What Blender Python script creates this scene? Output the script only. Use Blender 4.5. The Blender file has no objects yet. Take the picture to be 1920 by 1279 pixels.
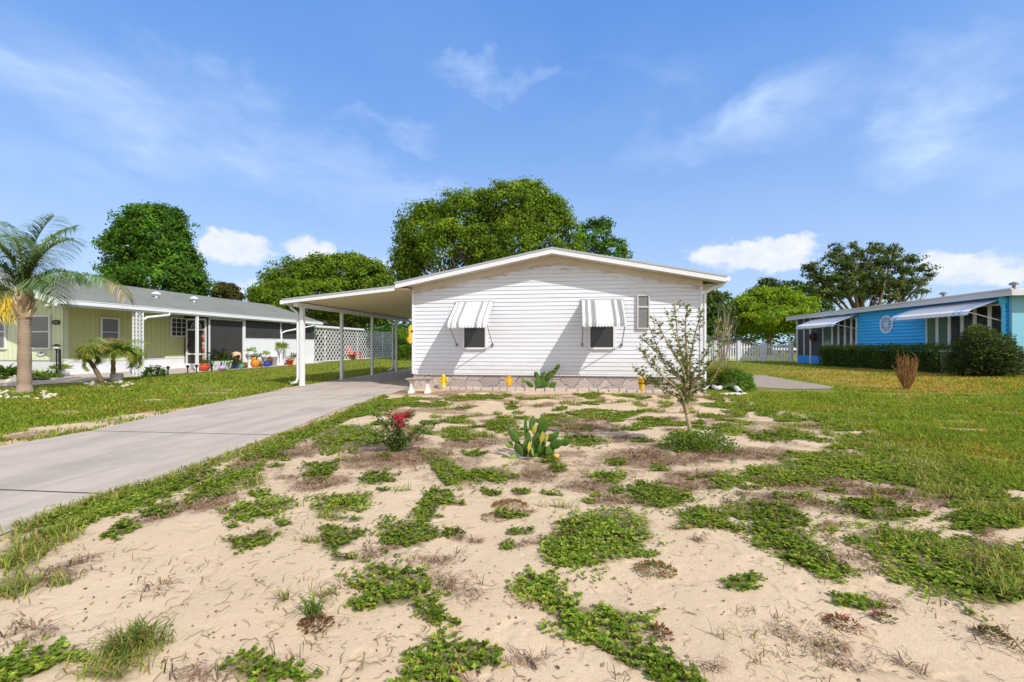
import bpy, math, random
import numpy as np
from mathutils import Vector, Matrix

random.seed(7)
rng = np.random.default_rng(7)
R = math.radians
S = bpy.context.scene
COL = S.collection

# ------------------------------------------------------------------ camera, sky, sun, exposure
FPX = 800.0; HOR = 646.0; CAMZ = 1.2; YAW = math.atan2(.141, .99)
cd = bpy.data.cameras.new('camera'); cam = bpy.data.objects.new('camera', cd); COL.objects.link(cam)
cd.sensor_width = 36; cd.lens = 15.0; cd.shift_y = .0034; cd.clip_end = 4000; cd.clip_start = .05
cam.location = (0, 0, CAMZ); cam.rotation_euler = (R(90), 0, YAW)
S.camera = cam
S.view_settings.view_transform = 'Standard'; S.view_settings.look = 'None'
S.view_settings.exposure = 0.42; S.view_settings.gamma = 1
CR, SR = math.cos(YAW), math.sin(YAW)

def ray(x, y):
    """direction of a photo pixel per metre of depth"""
    dx = (x - 960) / FPX
    return (dx * CR - SR, dx * SR + CR, (HOR - y) / FPX)

SUNV = Vector((1.30, -1.0, 1.49)).normalized()
sl = bpy.data.lights.new('sun', 'SUN'); sl.energy = 3.3; sl.angle = R(.5); sl.color = (1, .95, .86)
so = bpy.data.objects.new('sun', sl); COL.objects.link(so)
so.rotation_euler = SUNV.to_track_quat('Z', 'Y').to_euler(); so.location = (20, -20, 30)
SUN_EL = math.asin(SUNV.z); SUN_AZ = math.atan2(SUNV.x, SUNV.y)

W = bpy.data.worlds.new('World'); S.world = W; W.use_nodes = True
def build_world():
    nt = W.node_tree; N = nt.nodes; L = nt.links
    bg = N['Background']; bg.inputs[1].default_value = SKY_STR
    sky = N.new('ShaderNodeTexSky'); sky.sky_type = 'NISHITA'; sky.sun_disc = False
    sky.sun_elevation = SUN_EL; sky.sun_rotation = SUN_AZ
    sky.air_density = 1.0; sky.dust_density = .4; sky.ozone_density = 3.0
    hs = N.new('ShaderNodeHueSaturation'); hs.inputs['Saturation'].default_value = 1.12; hs.inputs['Value'].default_value = 1.0
    L.new(sky.outputs[0], hs.inputs['Color'])
    tc = N.new('ShaderNodeTexCoord')
    sep = N.new('ShaderNodeSeparateXYZ'); L.new(tc.outputs['Generated'], sep.inputs[0])
    def M(op, a, b=None, c=None, clamp=False):
        n = N.new('ShaderNodeMath'); n.operation = op; n.use_clamp = clamp
        for i, v in enumerate((a, b, c)):
            if v is None: continue
            if isinstance(v, (int, float)): n.inputs[i].default_value = v
            else: L.new(v, n.inputs[i])
        return n.outputs[0]
    az = M('ARCTAN2', sep.outputs[0], sep.outputs[1]); el = M('ARCSINE', sep.outputs[2])
    comb = N.new('ShaderNodeCombineXYZ'); L.new(az, comb.inputs[0]); L.new(el, comb.inputs[1])
    az0, el0 = az, el
    def noise(scale, detail, rough, sx, sy, rot=0, dist=0):
        mp = N.new('ShaderNodeMapping'); mp.inputs['Scale'].default_value = (sx, sy, 1); mp.inputs['Rotation'].default_value = (0, 0, rot)
        L.new(comb.outputs[0], mp.inputs[0])
        n = N.new('ShaderNodeTexNoise'); n.inputs['Scale'].default_value = scale; n.inputs['Detail'].default_value = detail
        n.inputs['Roughness'].default_value = rough; n.inputs['Distortion'].default_value = dist
        L.new(mp.outputs[0], n.inputs['Vector']); return n.outputs[0]
    def azel(x, y):
        d = Vector(ray(x, y)).normalized(); return math.atan2(d.x, d.y), math.asin(d.z)
    def blob(x, y, wx, wy, rot=0.0):
        a0, e0 = azel(x, y); a1, _ = azel(x + wx, y); _, e1 = azel(x, y - wy)
        ra, re = abs(a1 - a0), abs(e1 - e0)
        da = M('SUBTRACT', az, a0); de = M('SUBTRACT', el, e0)
        c, s = math.cos(rot), math.sin(rot)
        u = M('DIVIDE', M('ADD', M('MULTIPLY', da, c), M('MULTIPLY', de, s)), ra)
        v = M('DIVIDE', M('SUBTRACT', M('MULTIPLY', de, c), M('MULTIPLY', da, s)), re)
        d2 = M('ADD', M('MULTIPLY', u, u), M('MULTIPLY', v, v))
        return M('SUBTRACT', 1.0, M('SQRT', d2), clamp=True)
    def total(bl, k=1.0):
        t = None
        for b in bl:
            o = M('MULTIPLY', blob(*b[:5]), b[5])
            t = o if t is None else M('ADD', t, o)
        return t
    w1 = noise(2.6, 5, .6, 1.0, 1.6, .1, .4); w2 = noise(3.4, 5, .6, 1.0, 1.6, 1.3, .4)
    az = M('ADD', az0, M('MULTIPLY', M('SUBTRACT', w1, .5), .75)); el = M('ADD', el0, M('MULTIPLY', M('SUBTRACT', w2, .5), .28))
    cir = M('POWER', total(CIRRUS, 1), 1.1)
    n1 = noise(3.2, 7, .62, 1.0, 3.2, .22, .5); n2 = noise(1.1, 4, .55, 1, 2.0, -.3, .3)
    wis = M('MULTIPLY', cir, M('MULTIPLY_ADD', n1, 2.3, -.50, clamp=True))
    veil = M('MULTIPLY', M('MULTIPLY_ADD', n2, 1.7, -.65, clamp=True), .34)
    cmask = M('ADD', wis, veil, clamp=True)
    w3 = noise(16, 6, .6, 1, 1.2, .2, .2); w4 = noise(19, 6, .6, 1, 1.2, .9, .2)
    az = M('ADD', az0, M('MULTIPLY', M('SUBTRACT', w3, .5), .10)); el = M('ADD', el0, M('MULTIPLY', M('SUBTRACT', w4, .5), .055))
    cum = total(CUMULUS)
    el = el0; az = az0
    n3 = noise(26, 6, .58, 1, 1.35, 0, .25)
    cu = M('MULTIPLY', M('SUBTRACT', M('ADD', M('MULTIPLY', cum, 1.5), M('MULTIPLY', n3, .9)), .72), 1.7, clamp=True)
    cu = M('MULTIPLY', cu, M('MULTIPLY', cum, 4.0, clamp=True))
    # pale haze close to the horizon
    hz = M('POWER', M('SUBTRACT', 1.0, M('MULTIPLY', M('ABSOLUTE', el), 1.2), clamp=True), 2.2)
    def mix(f, a, col):
        m = N.new('ShaderNodeMixRGB'); L.new(f, m.inputs[0]); L.new(a, m.inputs[1]); m.inputs[2].default_value = (*col, 1); return m.outputs[0]
    tint = N.new('ShaderNodeMixRGB'); tint.blend_type = 'MULTIPLY'; tint.inputs[0].default_value = 1
    L.new(hs.outputs[0], tint.inputs[1]); tint.inputs[2].default_value = (*SKY_TINT, 1)
    flat = N.new('ShaderNodeMixRGB'); flat.inputs[0].default_value = .62; L.new(tint.outputs[0], flat.inputs[1]); flat.inputs[2].default_value = (*[v / SKY_STR for v in (.075, .245, .70)], 1)
    c = mix(M('MULTIPLY', hz, .95, None, True), flat.outputs[0], tuple(v / SKY_STR for v in (.44, .57, .74)))
    c = mix(M('MULTIPLY', cmask, .78), c, tuple(v / SKY_STR for v in (.46, .60, .82)))
    # unseen white cloud overhead and behind the camera, added to fill the shade
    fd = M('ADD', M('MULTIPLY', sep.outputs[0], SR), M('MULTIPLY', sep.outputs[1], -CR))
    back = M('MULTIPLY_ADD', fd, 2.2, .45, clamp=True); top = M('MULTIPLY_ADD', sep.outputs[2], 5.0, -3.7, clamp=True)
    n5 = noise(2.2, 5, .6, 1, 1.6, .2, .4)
    cloud_fill = M('MULTIPLY', M('MAXIMUM', back, top), M('MULTIPLY_ADD', n5, 1.4, .1, clamp=True))
    c = mix(M('MULTIPLY', cloud_fill, .9), c, tuple(v / SKY_STR for v in (.80, .745, .705)))
    c = mix(M('MULTIPLY', cu, .92), c, tuple(v / SKY_STR for v in (.60, .66, .76)))
    c = mix(M('MULTIPLY', M('MULTIPLY', M('MULTIPLY_ADD', n3, 2.4, -.75, clamp=True), M('MULTIPLY_ADD', cum, 1.6, -.15, clamp=True)), .9), c, tuple(v / SKY_STR for v in (.74, .745, .78)))
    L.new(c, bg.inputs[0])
SKY_STR = .15
SKY_TINT = (1.0, 1.0, 1.0)
CIRRUS = [(170, 195, 330, 100, -.25, 1.2), (300, 150, 330, 60, .1, .35), (560, 310, 420, 90, -.35, .8), (700, 240, 120, 30, 0, .6),
          (925, 155, 130, 35, 0, .75), (1400, 220, 330, 85, .1, 1.2), (1760, 170, 300, 100, .35, 1.0), (1700, 270, 360, 90, 0, .9),
          (1850, 330, 200, 60, 0, .5), (60, 300, 260, 70, -.2, .45), (1250, 120, 200, 40, 0, .25), (760, 350, 160, 40, -.2, .4)]
CUMULUS = [(440, 468, 95, 42, 0, 1.0), (415, 455, 50, 30, 0, .8), (585, 470, 65, 34, 0, 1.0), (690, 495, 80, 22, 0, .6), (450, 540, 60, 25, 0, .55),
           (1420, 478, 150, 40, 0, 1.0), (1350, 470, 90, 26, 0, .7), (1480, 458, 80, 22, 0, .7), (1470, 495, 90, 26, 0, .6),
           (1830, 505, 150, 40, 0, .95), (1760, 490, 70, 26, 0, .8), (1900, 520, 90, 30, 0, .7)]
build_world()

# ------------------------------------------------------------------ helpers
ORG = {}
def ss(a, b, x):
    t = np.clip((x - a) / (b - a), 0, 1); return t * t * (3 - 2 * t)
def vnoise(x, y, seed=0):
    x = np.asarray(x, float); y = np.asarray(y, float)
    xi = np.floor(x); yi = np.floor(y); fx = x - xi; fy = y - yi
    fx = fx * fx * (3 - 2 * fx); fy = fy * fy * (3 - 2 * fy)
    def hsh(a, b):
        v = np.sin(a * 127.1 + b * 311.7 + seed * 74.7) * 43758.5453; return v - np.floor(v)
    return (hsh(xi, yi) * (1 - fx) + hsh(xi + 1, yi) * fx) * (1 - fy) + (hsh(xi, yi + 1) * (1 - fx) + hsh(xi + 1, yi + 1) * fx) * fy
def fbm(x, y, seed=0):
    return (vnoise(x, y, seed) + .5 * vnoise(x * 2.1, y * 2.1, seed + 1) + .25 * vnoise(x * 4.3, y * 4.3, seed + 2)) / 1.75
def ground_z(x, y):
    x = np.asarray(x, float); y = np.asarray(y, float)
    z = -.04 * ss(-9, -15, x) + .2 * ss(8, 14, x) * ss(30, 16, y) * ss(60, 40, x)
    yard = ss(-3.4, -2.6, x) * ss(9, 7, x) * ss(11, 10.3, y)
    return z + yard * (.03 * (vnoise(x * 1.6, y * 1.6, 3) - .5) + .012 * (vnoise(x * 6, y * 6, 4) - .5))
def gz(x, y): return float(ground_z(x, y))
def gp(x, y):
    """ground point that the photo shows at a pixel"""
    a, b, c = ray(x, y); z = 0
    for _ in range(4):
        t = (CAMZ - z) * FPX / (y - HOR); z = gz(a * t, b * t)
    return Vector((a * t, b * t, z))
def on_y(x, y, Y):
    a, b, c = ray(x, y); t = Y / b; return Vector((a * t, Y, CAMZ + c * t))
def on_x(x, y, X):
    a, b, c = ray(x, y); t = X / a; return Vector((X, b * t, CAMZ + c * t))
def at(x, y, t):
    a, b, c = ray(x, y); return Vector((a * t, b * t, CAMZ + c * t))
def to_px(X, Y, Z=0):
    d = -SR * X + CR * Y; r = CR * X + SR * Y
    d = np.where(np.abs(d) < 1e-6, 1e-6, d)
    return 960 + FPX * r / d, HOR + FPX * (CAMZ - Z) / d, d

def tag(o, label=None, cat=None, group=None, kind=None):
    if label: o['label'] = label
    if cat: o['category'] = cat
    if group: o['group'] = group
    if kind: o['kind'] = kind
    return o
def thing(name, loc, label, cat, group=None):
    o = bpy.data.objects.new(name, None); COL.objects.link(o); o.location = loc; o.empty_display_size = .2
    ORG[o.name] = Vector(loc); return tag(o, label, cat, group)
def link_mesh(name, me, mats, parent, org):
    o = bpy.data.objects.new(name, me); COL.objects.link(o)
    for m in (mats if isinstance(mats, (list, tuple)) else [mats]): me.materials.append(m)
    if parent: o.parent = parent
    else: o.location = org
    ORG[o.name] = org
    return o
class MB:
    def __init__(s): s.v = []; s.f = []; s.m = []
    def add(s, vs, fs, mi=0):
        b = len(s.v); s.v += [tuple(p) for p in vs]
        for f in fs: s.f.append(tuple(i + b for i in f)); s.m.append(mi)
        return s
    def box(s, a, b, mi=0):
        x0, y0, z0 = a; x1, y1, z1 = b
        return s.hexa([(x0, y0, z0), (x1, y0, z0), (x1, y1, z0), (x0, y1, z0), (x0, y0, z1), (x1, y0, z1), (x1, y1, z1), (x0, y1, z1)], mi)
    def hexa(s, p, mi=0):
        return s.add(p, [(3, 2, 1, 0), (4, 5, 6, 7), (0, 1, 5, 4), (1, 2, 6, 5), (2, 3, 7, 6), (3, 0, 4, 7)], mi)
    def beam(s, p0, p1, w, h, mi=0, up=(0, 0, 1)):
        p0 = Vector(p0); p1 = Vector(p1); d = (p1 - p0).normalized(); u = Vector(up)
        if abs(d.dot(u)) > .98: u = Vector((0, 1, 0))
        sx = d.cross(u).normalized() * w / 2; uz = sx.cross(d).normalized() * h / 2
        return s.hexa([p0 - sx - uz, p0 + sx - uz, p1 + sx - uz, p1 - sx - uz, p0 - sx + uz, p0 + sx + uz, p1 + sx + uz, p1 - sx + uz], mi)
    def tube(s, pts, rad, n=8, mi=0, cap=True):
        pts = [Vector(p) for p in pts]; k = len(pts)
        rad = [rad] * k if isinstance(rad, (int, float)) else rad
        vs = []; fs = []; u = None
        for i, p in enumerate(pts):
            d = (pts[min(i + 1, k - 1)] - pts[max(i - 1, 0)])
            d = d.normalized() if d.length > 1e-9 else Vector((0, 0, 1))
            if u is None: u = d.orthogonal().normalized()
            u = (u - d * u.dot(d))
            u = u.normalized() if u.length > 1e-6 else d.orthogonal().normalized()
            w = d.cross(u)
            for j in range(n):
                a = 2 * math.pi * j / n; vs.append(p + (u * math.cos(a) + w * math.sin(a)) * rad[i])
        for i in range(k - 1):
            for j in range(n):
                fs.append((i * n + j, i * n + (j + 1) % n, (i + 1) * n + (j + 1) % n, (i + 1) * n + j))
        if cap: fs.append(tuple(range(n - 1, -1, -1))); fs.append(tuple((k - 1) * n + j for j in range(n)))
        return s.add(vs, fs, mi)
    def lathe(s, c, prof, n=20, mi=0, sx=1, sy=1, jit=0):
        vs = []; fs = []; k = len(prof)
        for r, z in prof:
            for j in range(n):
                a = 2 * math.pi * j / n; q = 1 + jit * (random.random() - .5)
                vs.append((c[0] + r * q * math.cos(a) * sx, c[1] + r * q * math.sin(a) * sy, c[2] + z))
        for i in range(k - 1):
            for j in range(n): fs.append((i * n + j, i * n + (j + 1) % n, (i + 1) * n + (j + 1) % n, (i + 1) * n + j))
        fs.append(tuple(range(n - 1, -1, -1))); fs.append(tuple((k - 1) * n + j for j in range(n)))
        return s.add(vs, fs, mi)
    def prism(s, poly, off, mi=0):
        off = Vector(off); n = len(poly); p = [Vector(q) for q in poly]
        return s.add(p + [q + off for q in p], [tuple(range(n - 1, -1, -1)), tuple(range(n, 2 * n))] + [(i, (i + 1) % n, n + (i + 1) % n, n + i) for i in range(n)], mi)
    def blob(s, c, r, n=10, mi=0, jit=.15, rot=None):
        vs = []; fs = []; m = max(4, n // 2 + 1)
        for i in range(m + 1):
            th = math.pi * i / m
            for j in range(n):
                a = 2 * math.pi * j / n; q = 1 + jit * (random.random() - .5)
                p = Vector((r[0] * math.sin(th) * math.cos(a) * q, r[1] * math.sin(th) * math.sin(a) * q, r[2] * math.cos(th) * q))
                if rot: p = rot @ p
                vs.append(Vector(c) + p)
        for i in range(m):
            for j in range(n): fs.append(((i + 1) * n + j, (i + 1) * n + (j + 1) % n, i * n + (j + 1) % n, i * n + j))
        return s.add(vs, fs, mi)
    def build(s, name, mats, parent=None, smooth=False, org=None, bevel=0):
        if parent: org = ORG[parent.name]
        elif org is None:
            a = np.array(s.v); lo, hi = a.min(0), a.max(0); org = Vector(((lo[0] + hi[0]) / 2, (lo[1] + hi[1]) / 2, lo[2]))
        org = Vector(org)
        me = bpy.data.meshes.new(name); me.from_pydata([(p[0] - org.x, p[1] - org.y, p[2] - org.z) for p in s.v], [], s.f)
        me.polygons.foreach_set('material_index', s.m)
        if smooth: me.polygons.foreach_set('use_smooth', [True] * len(s.f))
        me.update()
        o = link_mesh(name, me, mats, parent, org)
        if bevel:
            b = o.modifiers.new('bevel', 'BEVEL'); b.width = bevel; b.segments = 2; b.limit_method = 'ANGLE'; b.angle_limit = R(40)
        return o
def np_mesh(name, V, F, tint, mat, parent=None, org=(0, 0, 0), smooth=False):
    """V n*3, F m*k (k equal), tint n*3 vertex colour of the leaf itself"""
    if parent: org = ORG[parent.name]
    org = Vector(org); V = np.asarray(V, np.float32) - np.array(org, np.float32)
    F = np.asarray(F, np.int32); m, k = F.shape
    me = bpy.data.meshes.new(name); me.vertices.add(len(V)); me.vertices.foreach_set('co', V.ravel())
    me.loops.add(m * k); me.loops.foreach_set('vertex_index', F.ravel())
    me.polygons.add(m); me.polygons.foreach_set('loop_start', np.arange(0, m * k, k, dtype=np.int32))
    try: me.polygons.foreach_set('loop_total', np.full(m, k, np.int32))
    except Exception: pass
    if smooth: me.polygons.foreach_set('use_smooth', np.ones(m, bool))
    me.update(calc_edges=True)
    if tint is not None:
        at_ = me.color_attributes.new('tint', 'FLOAT_COLOR', 'POINT')
        t4 = np.ones((len(V), 4), np.float32); t4[:, :3] = tint; at_.data.foreach_set('color', t4.ravel())
    return link_mesh(name, me, mat, parent, org)

class Leaves:
    def __init__(s): s.V = []; s.F = []; s.T = []; s.n = 0
    def add(s, P, Ln, Wd, az, pitch, roll, tint, fold=.15, hexa=True):
        P = np.asarray(P, float); n = len(P)
        if not n: return
        o = np.ones(n); Ln = Ln * o; Wd = Wd * o; az = az * o; pitch = pitch * o; roll = roll * o
        d = np.stack([np.cos(az) * np.cos(pitch), np.sin(az) * np.cos(pitch), np.sin(pitch)], 1)
        sd = np.stack([-np.sin(az), np.cos(az), 0 * az], 1); nn = np.cross(d, sd)
        s2 = sd * np.cos(roll)[:, None] + nn * np.sin(roll)[:, None]; n2 = np.cross(d, s2)
        L_ = Ln[:, None]; W_ = Wd[:, None]; up = -n2 * W_ * fold
        up = np.where(up[:, 2:3] < 0, -up, up)
        if hexa:
            V = np.stack([P, P + .3 * L_ * d + .5 * W_ * s2 + up, P + .72 * L_ * d + .4 * W_ * s2 + up, P + L_ * d,
                          P + .72 * L_ * d - .4 * W_ * s2 + up, P + .3 * L_ * d - .5 * W_ * s2 + up], 1)
            b = s.n + np.arange(n)[:, None] * 6
            F = np.concatenate([b + np.array([[0, 5, 4, 3]]), b + np.array([[0, 3, 2, 1]])], 0); k = 6
        else:
            V = np.stack([P, P + .45 * L_ * d + .5 * W_ * s2 + up, P + L_ * d, P + .45 * L_ * d - .5 * W_ * s2 + up], 1)
            b = s.n + np.arange(n)[:, None] * 4; F = b + np.array([[0, 3, 2, 1]]); k = 4
        s.V.append(V.reshape(-1, 3)); s.F.append(F); s.n += n * k
        t = np.asarray(tint, float)
        if t.ndim == 1: t = np.tile(t, (n, 1))
        s.T.append(np.repeat(t, k, 0))
    def blades(s, P, H, Wd, az, lean, tint):
        """grass blades: two quads each (the upper one narrow) bending over by lean"""
        P = np.asarray(P, float); n = len(P)
        if not n: return
        o = np.ones(n); H = (H * o)[:, None]; Wd = (Wd * o)[:, None]; lean = (lean * o)[:, None]; az = az * o
        d = np.stack([np.cos(az), np.sin(az), 0 * az], 1); sd = np.stack([-np.sin(az), np.cos(az), 0 * az], 1); z = np.array([[0, 0, 1.]])
        m = P + H * .55 * z + d * lean * H * .3; t = P + H * (1 - .35 * np.minimum(lean, 2)) * z + d * lean * H * .9
        V = np.stack([P - sd * Wd / 2, P + sd * Wd / 2, m + sd * Wd * .4, m - sd * Wd * .4, t + sd * Wd * .06, t - sd * Wd * .06], 1)
        b = s.n + np.arange(n)[:, None] * 6
        s.F.append(np.concatenate([b + np.array([[0, 1, 2, 3]]), b + np.array([[3, 2, 4, 5]])], 0)); s.V.append(V.reshape(-1, 3)); s.n += 6 * n
        t3 = np.asarray(tint, float)
        if t3.ndim == 1: t3 = np.tile(t3, (n, 1))
        s.T.append(np.repeat(t3, 6, 0))
    def build(s, name, mat, parent=None, org=(0, 0, 0)):
        return np_mesh(name, np.concatenate(s.V), np.concatenate(s.F), np.concatenate(s.T), mat, parent, org)
def tints(n, cols, jit=.18, w=None):
    c = np.array(cols)[rng.choice(len(cols), n, p=w)]
    return np.clip(c * (1 + jit * rng.standard_normal((n, 1))) * (1 + .07 * rng.standard_normal((n, 3))), .004, .9)

# ------------------------------------------------------------------ materials
MT = {}
def mat(name, col, rough=.6, var=.1, scale=5, bump=0, bscale=60, spec=.3, metal=0, stretch=(1, 1, 1), dirt=None, dscale=1.5, damt=.4):
    m = bpy.data.materials.new(name); m.use_nodes = True; nt = m.node_tree; N = nt.nodes; L = nt.links
    p = N['Principled BSDF']; p.inputs['Roughness'].default_value = rough; p.inputs['Specular IOR Level'].default_value = spec; p.inputs['Metallic'].default_value = metal
    g = N.new('ShaderNodeNewGeometry'); mp = N.new('ShaderNodeMapping'); mp.inputs['Scale'].default_value = stretch; L.new(g.outputs['Position'], mp.inputs[0])
    n = N.new('ShaderNodeTexNoise'); n.inputs['Scale'].default_value = scale; n.inputs['Detail'].default_value = 6; L.new(mp.outputs[0], n.inputs['Vector'])
    mx = N.new('ShaderNodeMixRGB'); L.new(n.outputs[0], mx.inputs[0])
    mx.inputs[1].default_value = (*[c * (1 - var) for c in col], 1); mx.inputs[2].default_value = (*[min(1, c * (1 + var)) for c in col], 1)
    out = mx.outputs[0]
    if dirt:
        n2 = N.new('ShaderNodeTexNoise'); n2.inputs['Scale'].default_value = dscale; n2.inputs['Detail'].default_value = 8; n2.inputs['Roughness'].default_value = .65; L.new(mp.outputs[0], n2.inputs['Vector'])
        rr = N.new('ShaderNodeMapRange'); rr.inputs[1].default_value = .48; rr.inputs[2].default_value = .72; rr.inputs[4].default_value = damt; L.new(n2.outputs[0], rr.inputs[0])
        m2 = N.new('ShaderNodeMixRGB'); L.new(rr.outputs[0], m2.inputs[0]); L.new(out, m2.inputs[1]); m2.inputs[2].default_value = (*dirt, 1); out = m2.outputs[0]
    L.new(out, p.inputs['Base Color'])
    if bump:
        nb = N.new('ShaderNodeTexNoise'); nb.inputs['Scale'].default_value = bscale; nb.inputs['Detail'].default_value = 5; L.new(mp.outputs[0], nb.inputs['Vector'])
        b = N.new('ShaderNodeBump'); b.inputs['Strength'].default_value = bump; b.inputs['Distance'].default_value = .02; L.new(nb.outputs[0], b.inputs['Height']); L.new(b.outputs[0], p.inputs['Normal'])
    MT[name] = m; return m
def leaf_mat(name, trans=.3, rough=.5, spec=.3):
    m = bpy.data.materials.new(name); m.use_nodes = True; nt = m.node_tree; N = nt.nodes; L = nt.links
    p = N['Principled BSDF']; p.inputs['Roughness'].default_value = rough; p.inputs['Specular IOR Level'].default_value = spec
    a = N.new('ShaderNodeAttribute'); a.attribute_name = 'tint'; L.new(a.outputs['Color'], p.inputs['Base Color'])
    t = N.new('ShaderNodeBsdfTranslucent'); mx0 = N.new('ShaderNodeMixRGB'); mx0.blend_type = 'MULTIPLY'; mx0.inputs[0].default_value = 1; mx0.inputs[2].default_value = (1.5, 1.5, .8, 1)
    L.new(a.outputs['Color'], mx0.inputs[1]); L.new(mx0.outputs[0], t.inputs['Color'])
    mx = N.new('ShaderNodeMixShader'); mx.inputs[0].default_value = trans; L.new(p.outputs[0], mx.inputs[1]); L.new(t.outputs[0], mx.inputs[2])
    L.new(mx.outputs[0], N['Material Output'].inputs[0]); return m
LEAF = leaf_mat('leaf', .40, .6, .10); GRASS = leaf_mat('grass_blade', .35, .7, .06); TWIG = leaf_mat('dry_twig', .02, .9, .05)
white = mat('white_paint', (.74, .755, .80), .45, .04, 3, dirt=(.62, .58, .50), dscale=2.5, damt=.18)
vinyl = mat('white_vinyl_siding', (.71, .735, .81), .42, .035, 4, bump=.06, bscale=25, stretch=(.4, 1, 3), dirt=(.60, .58, .53), dscale=1.1, damt=.30)
soffit = mat('beige_soffit', (.62, .55, .45), .6, .06, 3, dirt=(.36, .27, .18), dscale=2.6, damt=.28)
carceil = mat('carport_ceiling', (.72, .62, .40), .5, .04, 3)
metal_edge = mat('drip_edge', (.45, .48, .52), .4, .06, 3, metal=.4)
roofwhite = mat('white_roof_coating', (.72, .72, .72), .7, .08, 2)
shingle = mat('grey_shingles', (.225, .235, .22), .9, .3, 14, bump=.5, bscale=45, stretch=(1, 1, 3), dirt=(.17, .18, .14), dscale=.8, damt=.7)
glass = mat('dark_window_glass', (.04, .042, .047), .16, .1, 2, spec=.5)
glass2 = mat('grey_window_glass', (.16, .165, .17), .15, .15, 2, spec=.5, stretch=(1, 1, 14))
screen = mat('insect_screen', (.048, .046, .047), .6, .3, 3)
screen2 = mat('violet_insect_screen', (.05, .046, .056), .6, .3, 3)
awn_white = mat('awning_white', (.73, .745, .775), .4, .06, 8)
awn_grey = mat('awning_grey', (.33, .34, .36), .4, .06, 8)
rod = mat('grey_steel_rod', (.22, .22, .23), .4, .1, 8, metal=.6)
concrete = mat('pale_concrete', (.50, .48, .45), .85, .12, 3, bump=.2, dirt=(.30, .29, .27), dscale=2, damt=.5)
yellow = mat('yellow_paint', (.72, .50, .03), .5, .15, 12, dirt=(.45, .28, .04), dscale=14, damt=.6)
orange = mat('orange_paint', (.75, .33, .03), .5, .15, 12)
black = mat('black_paint', (.018, .018, .018), .5, .2, 8)
green_wall = mat('pale_green_paint', (.68, .73, .52), .55, .05, 3)
yellow_wall = mat('yellow_green_paint', (.55, .55, .27), .55, .06, 3)
blue_wall = mat('bright_blue_paint', (.055, .48, .97), .5, .08, 3, stretch=(1, .3, 3))
blue_trim = mat('light_blue_paint', (.11, .60, .92), .5, .05, 3)
blue_panel = mat('deep_blue_panel', (.04, .28, .80), .5, .08, 3)
gable_blue = mat('pale_blue_paint', (.22, .52, .66), .5, .05, 3)
stoneblock = mat('pinkish_block', (.50, .44, .40), .9, .2, 6, bump=.3)
barkm = mat('bark', (.20, .15, .11), .9, .35, 9, bump=.6, bscale=30, stretch=(1, 1, .3))
barkpale = mat('pale_smooth_bark', (.46, .35, .22), .8, .3, 25, bump=.3, bscale=80, dirt=(.24, .2, .11), dscale=30, damt=.6)
dead = mat('dead_brown_twig', (.30, .16, .06), .9, .4, 30)
greytwig = mat('grey_bare_twig', (.33, .27, .22), .9, .3, 30)
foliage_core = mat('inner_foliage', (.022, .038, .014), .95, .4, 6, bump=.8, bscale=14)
terracotta = mat('terracotta', (.50, .19, .08), .75, .15, 14)
cobalt = mat('cobalt_glaze', (.025, .06, .42), .2, .2, 14, spec=.6)
redglaze = mat('red_glaze', (.52, .07, .02), .3, .5, 16, spec=.5)
tealpot = mat('teal_glaze', (.12, .33, .24), .4, .2, 16)
greyiron = mat('grey_iron', (.17, .17, .165), .6, .2, 14)
pinkm = mat('lilac_plastic', (.50, .30, .58), .5, .1, 14)

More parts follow.
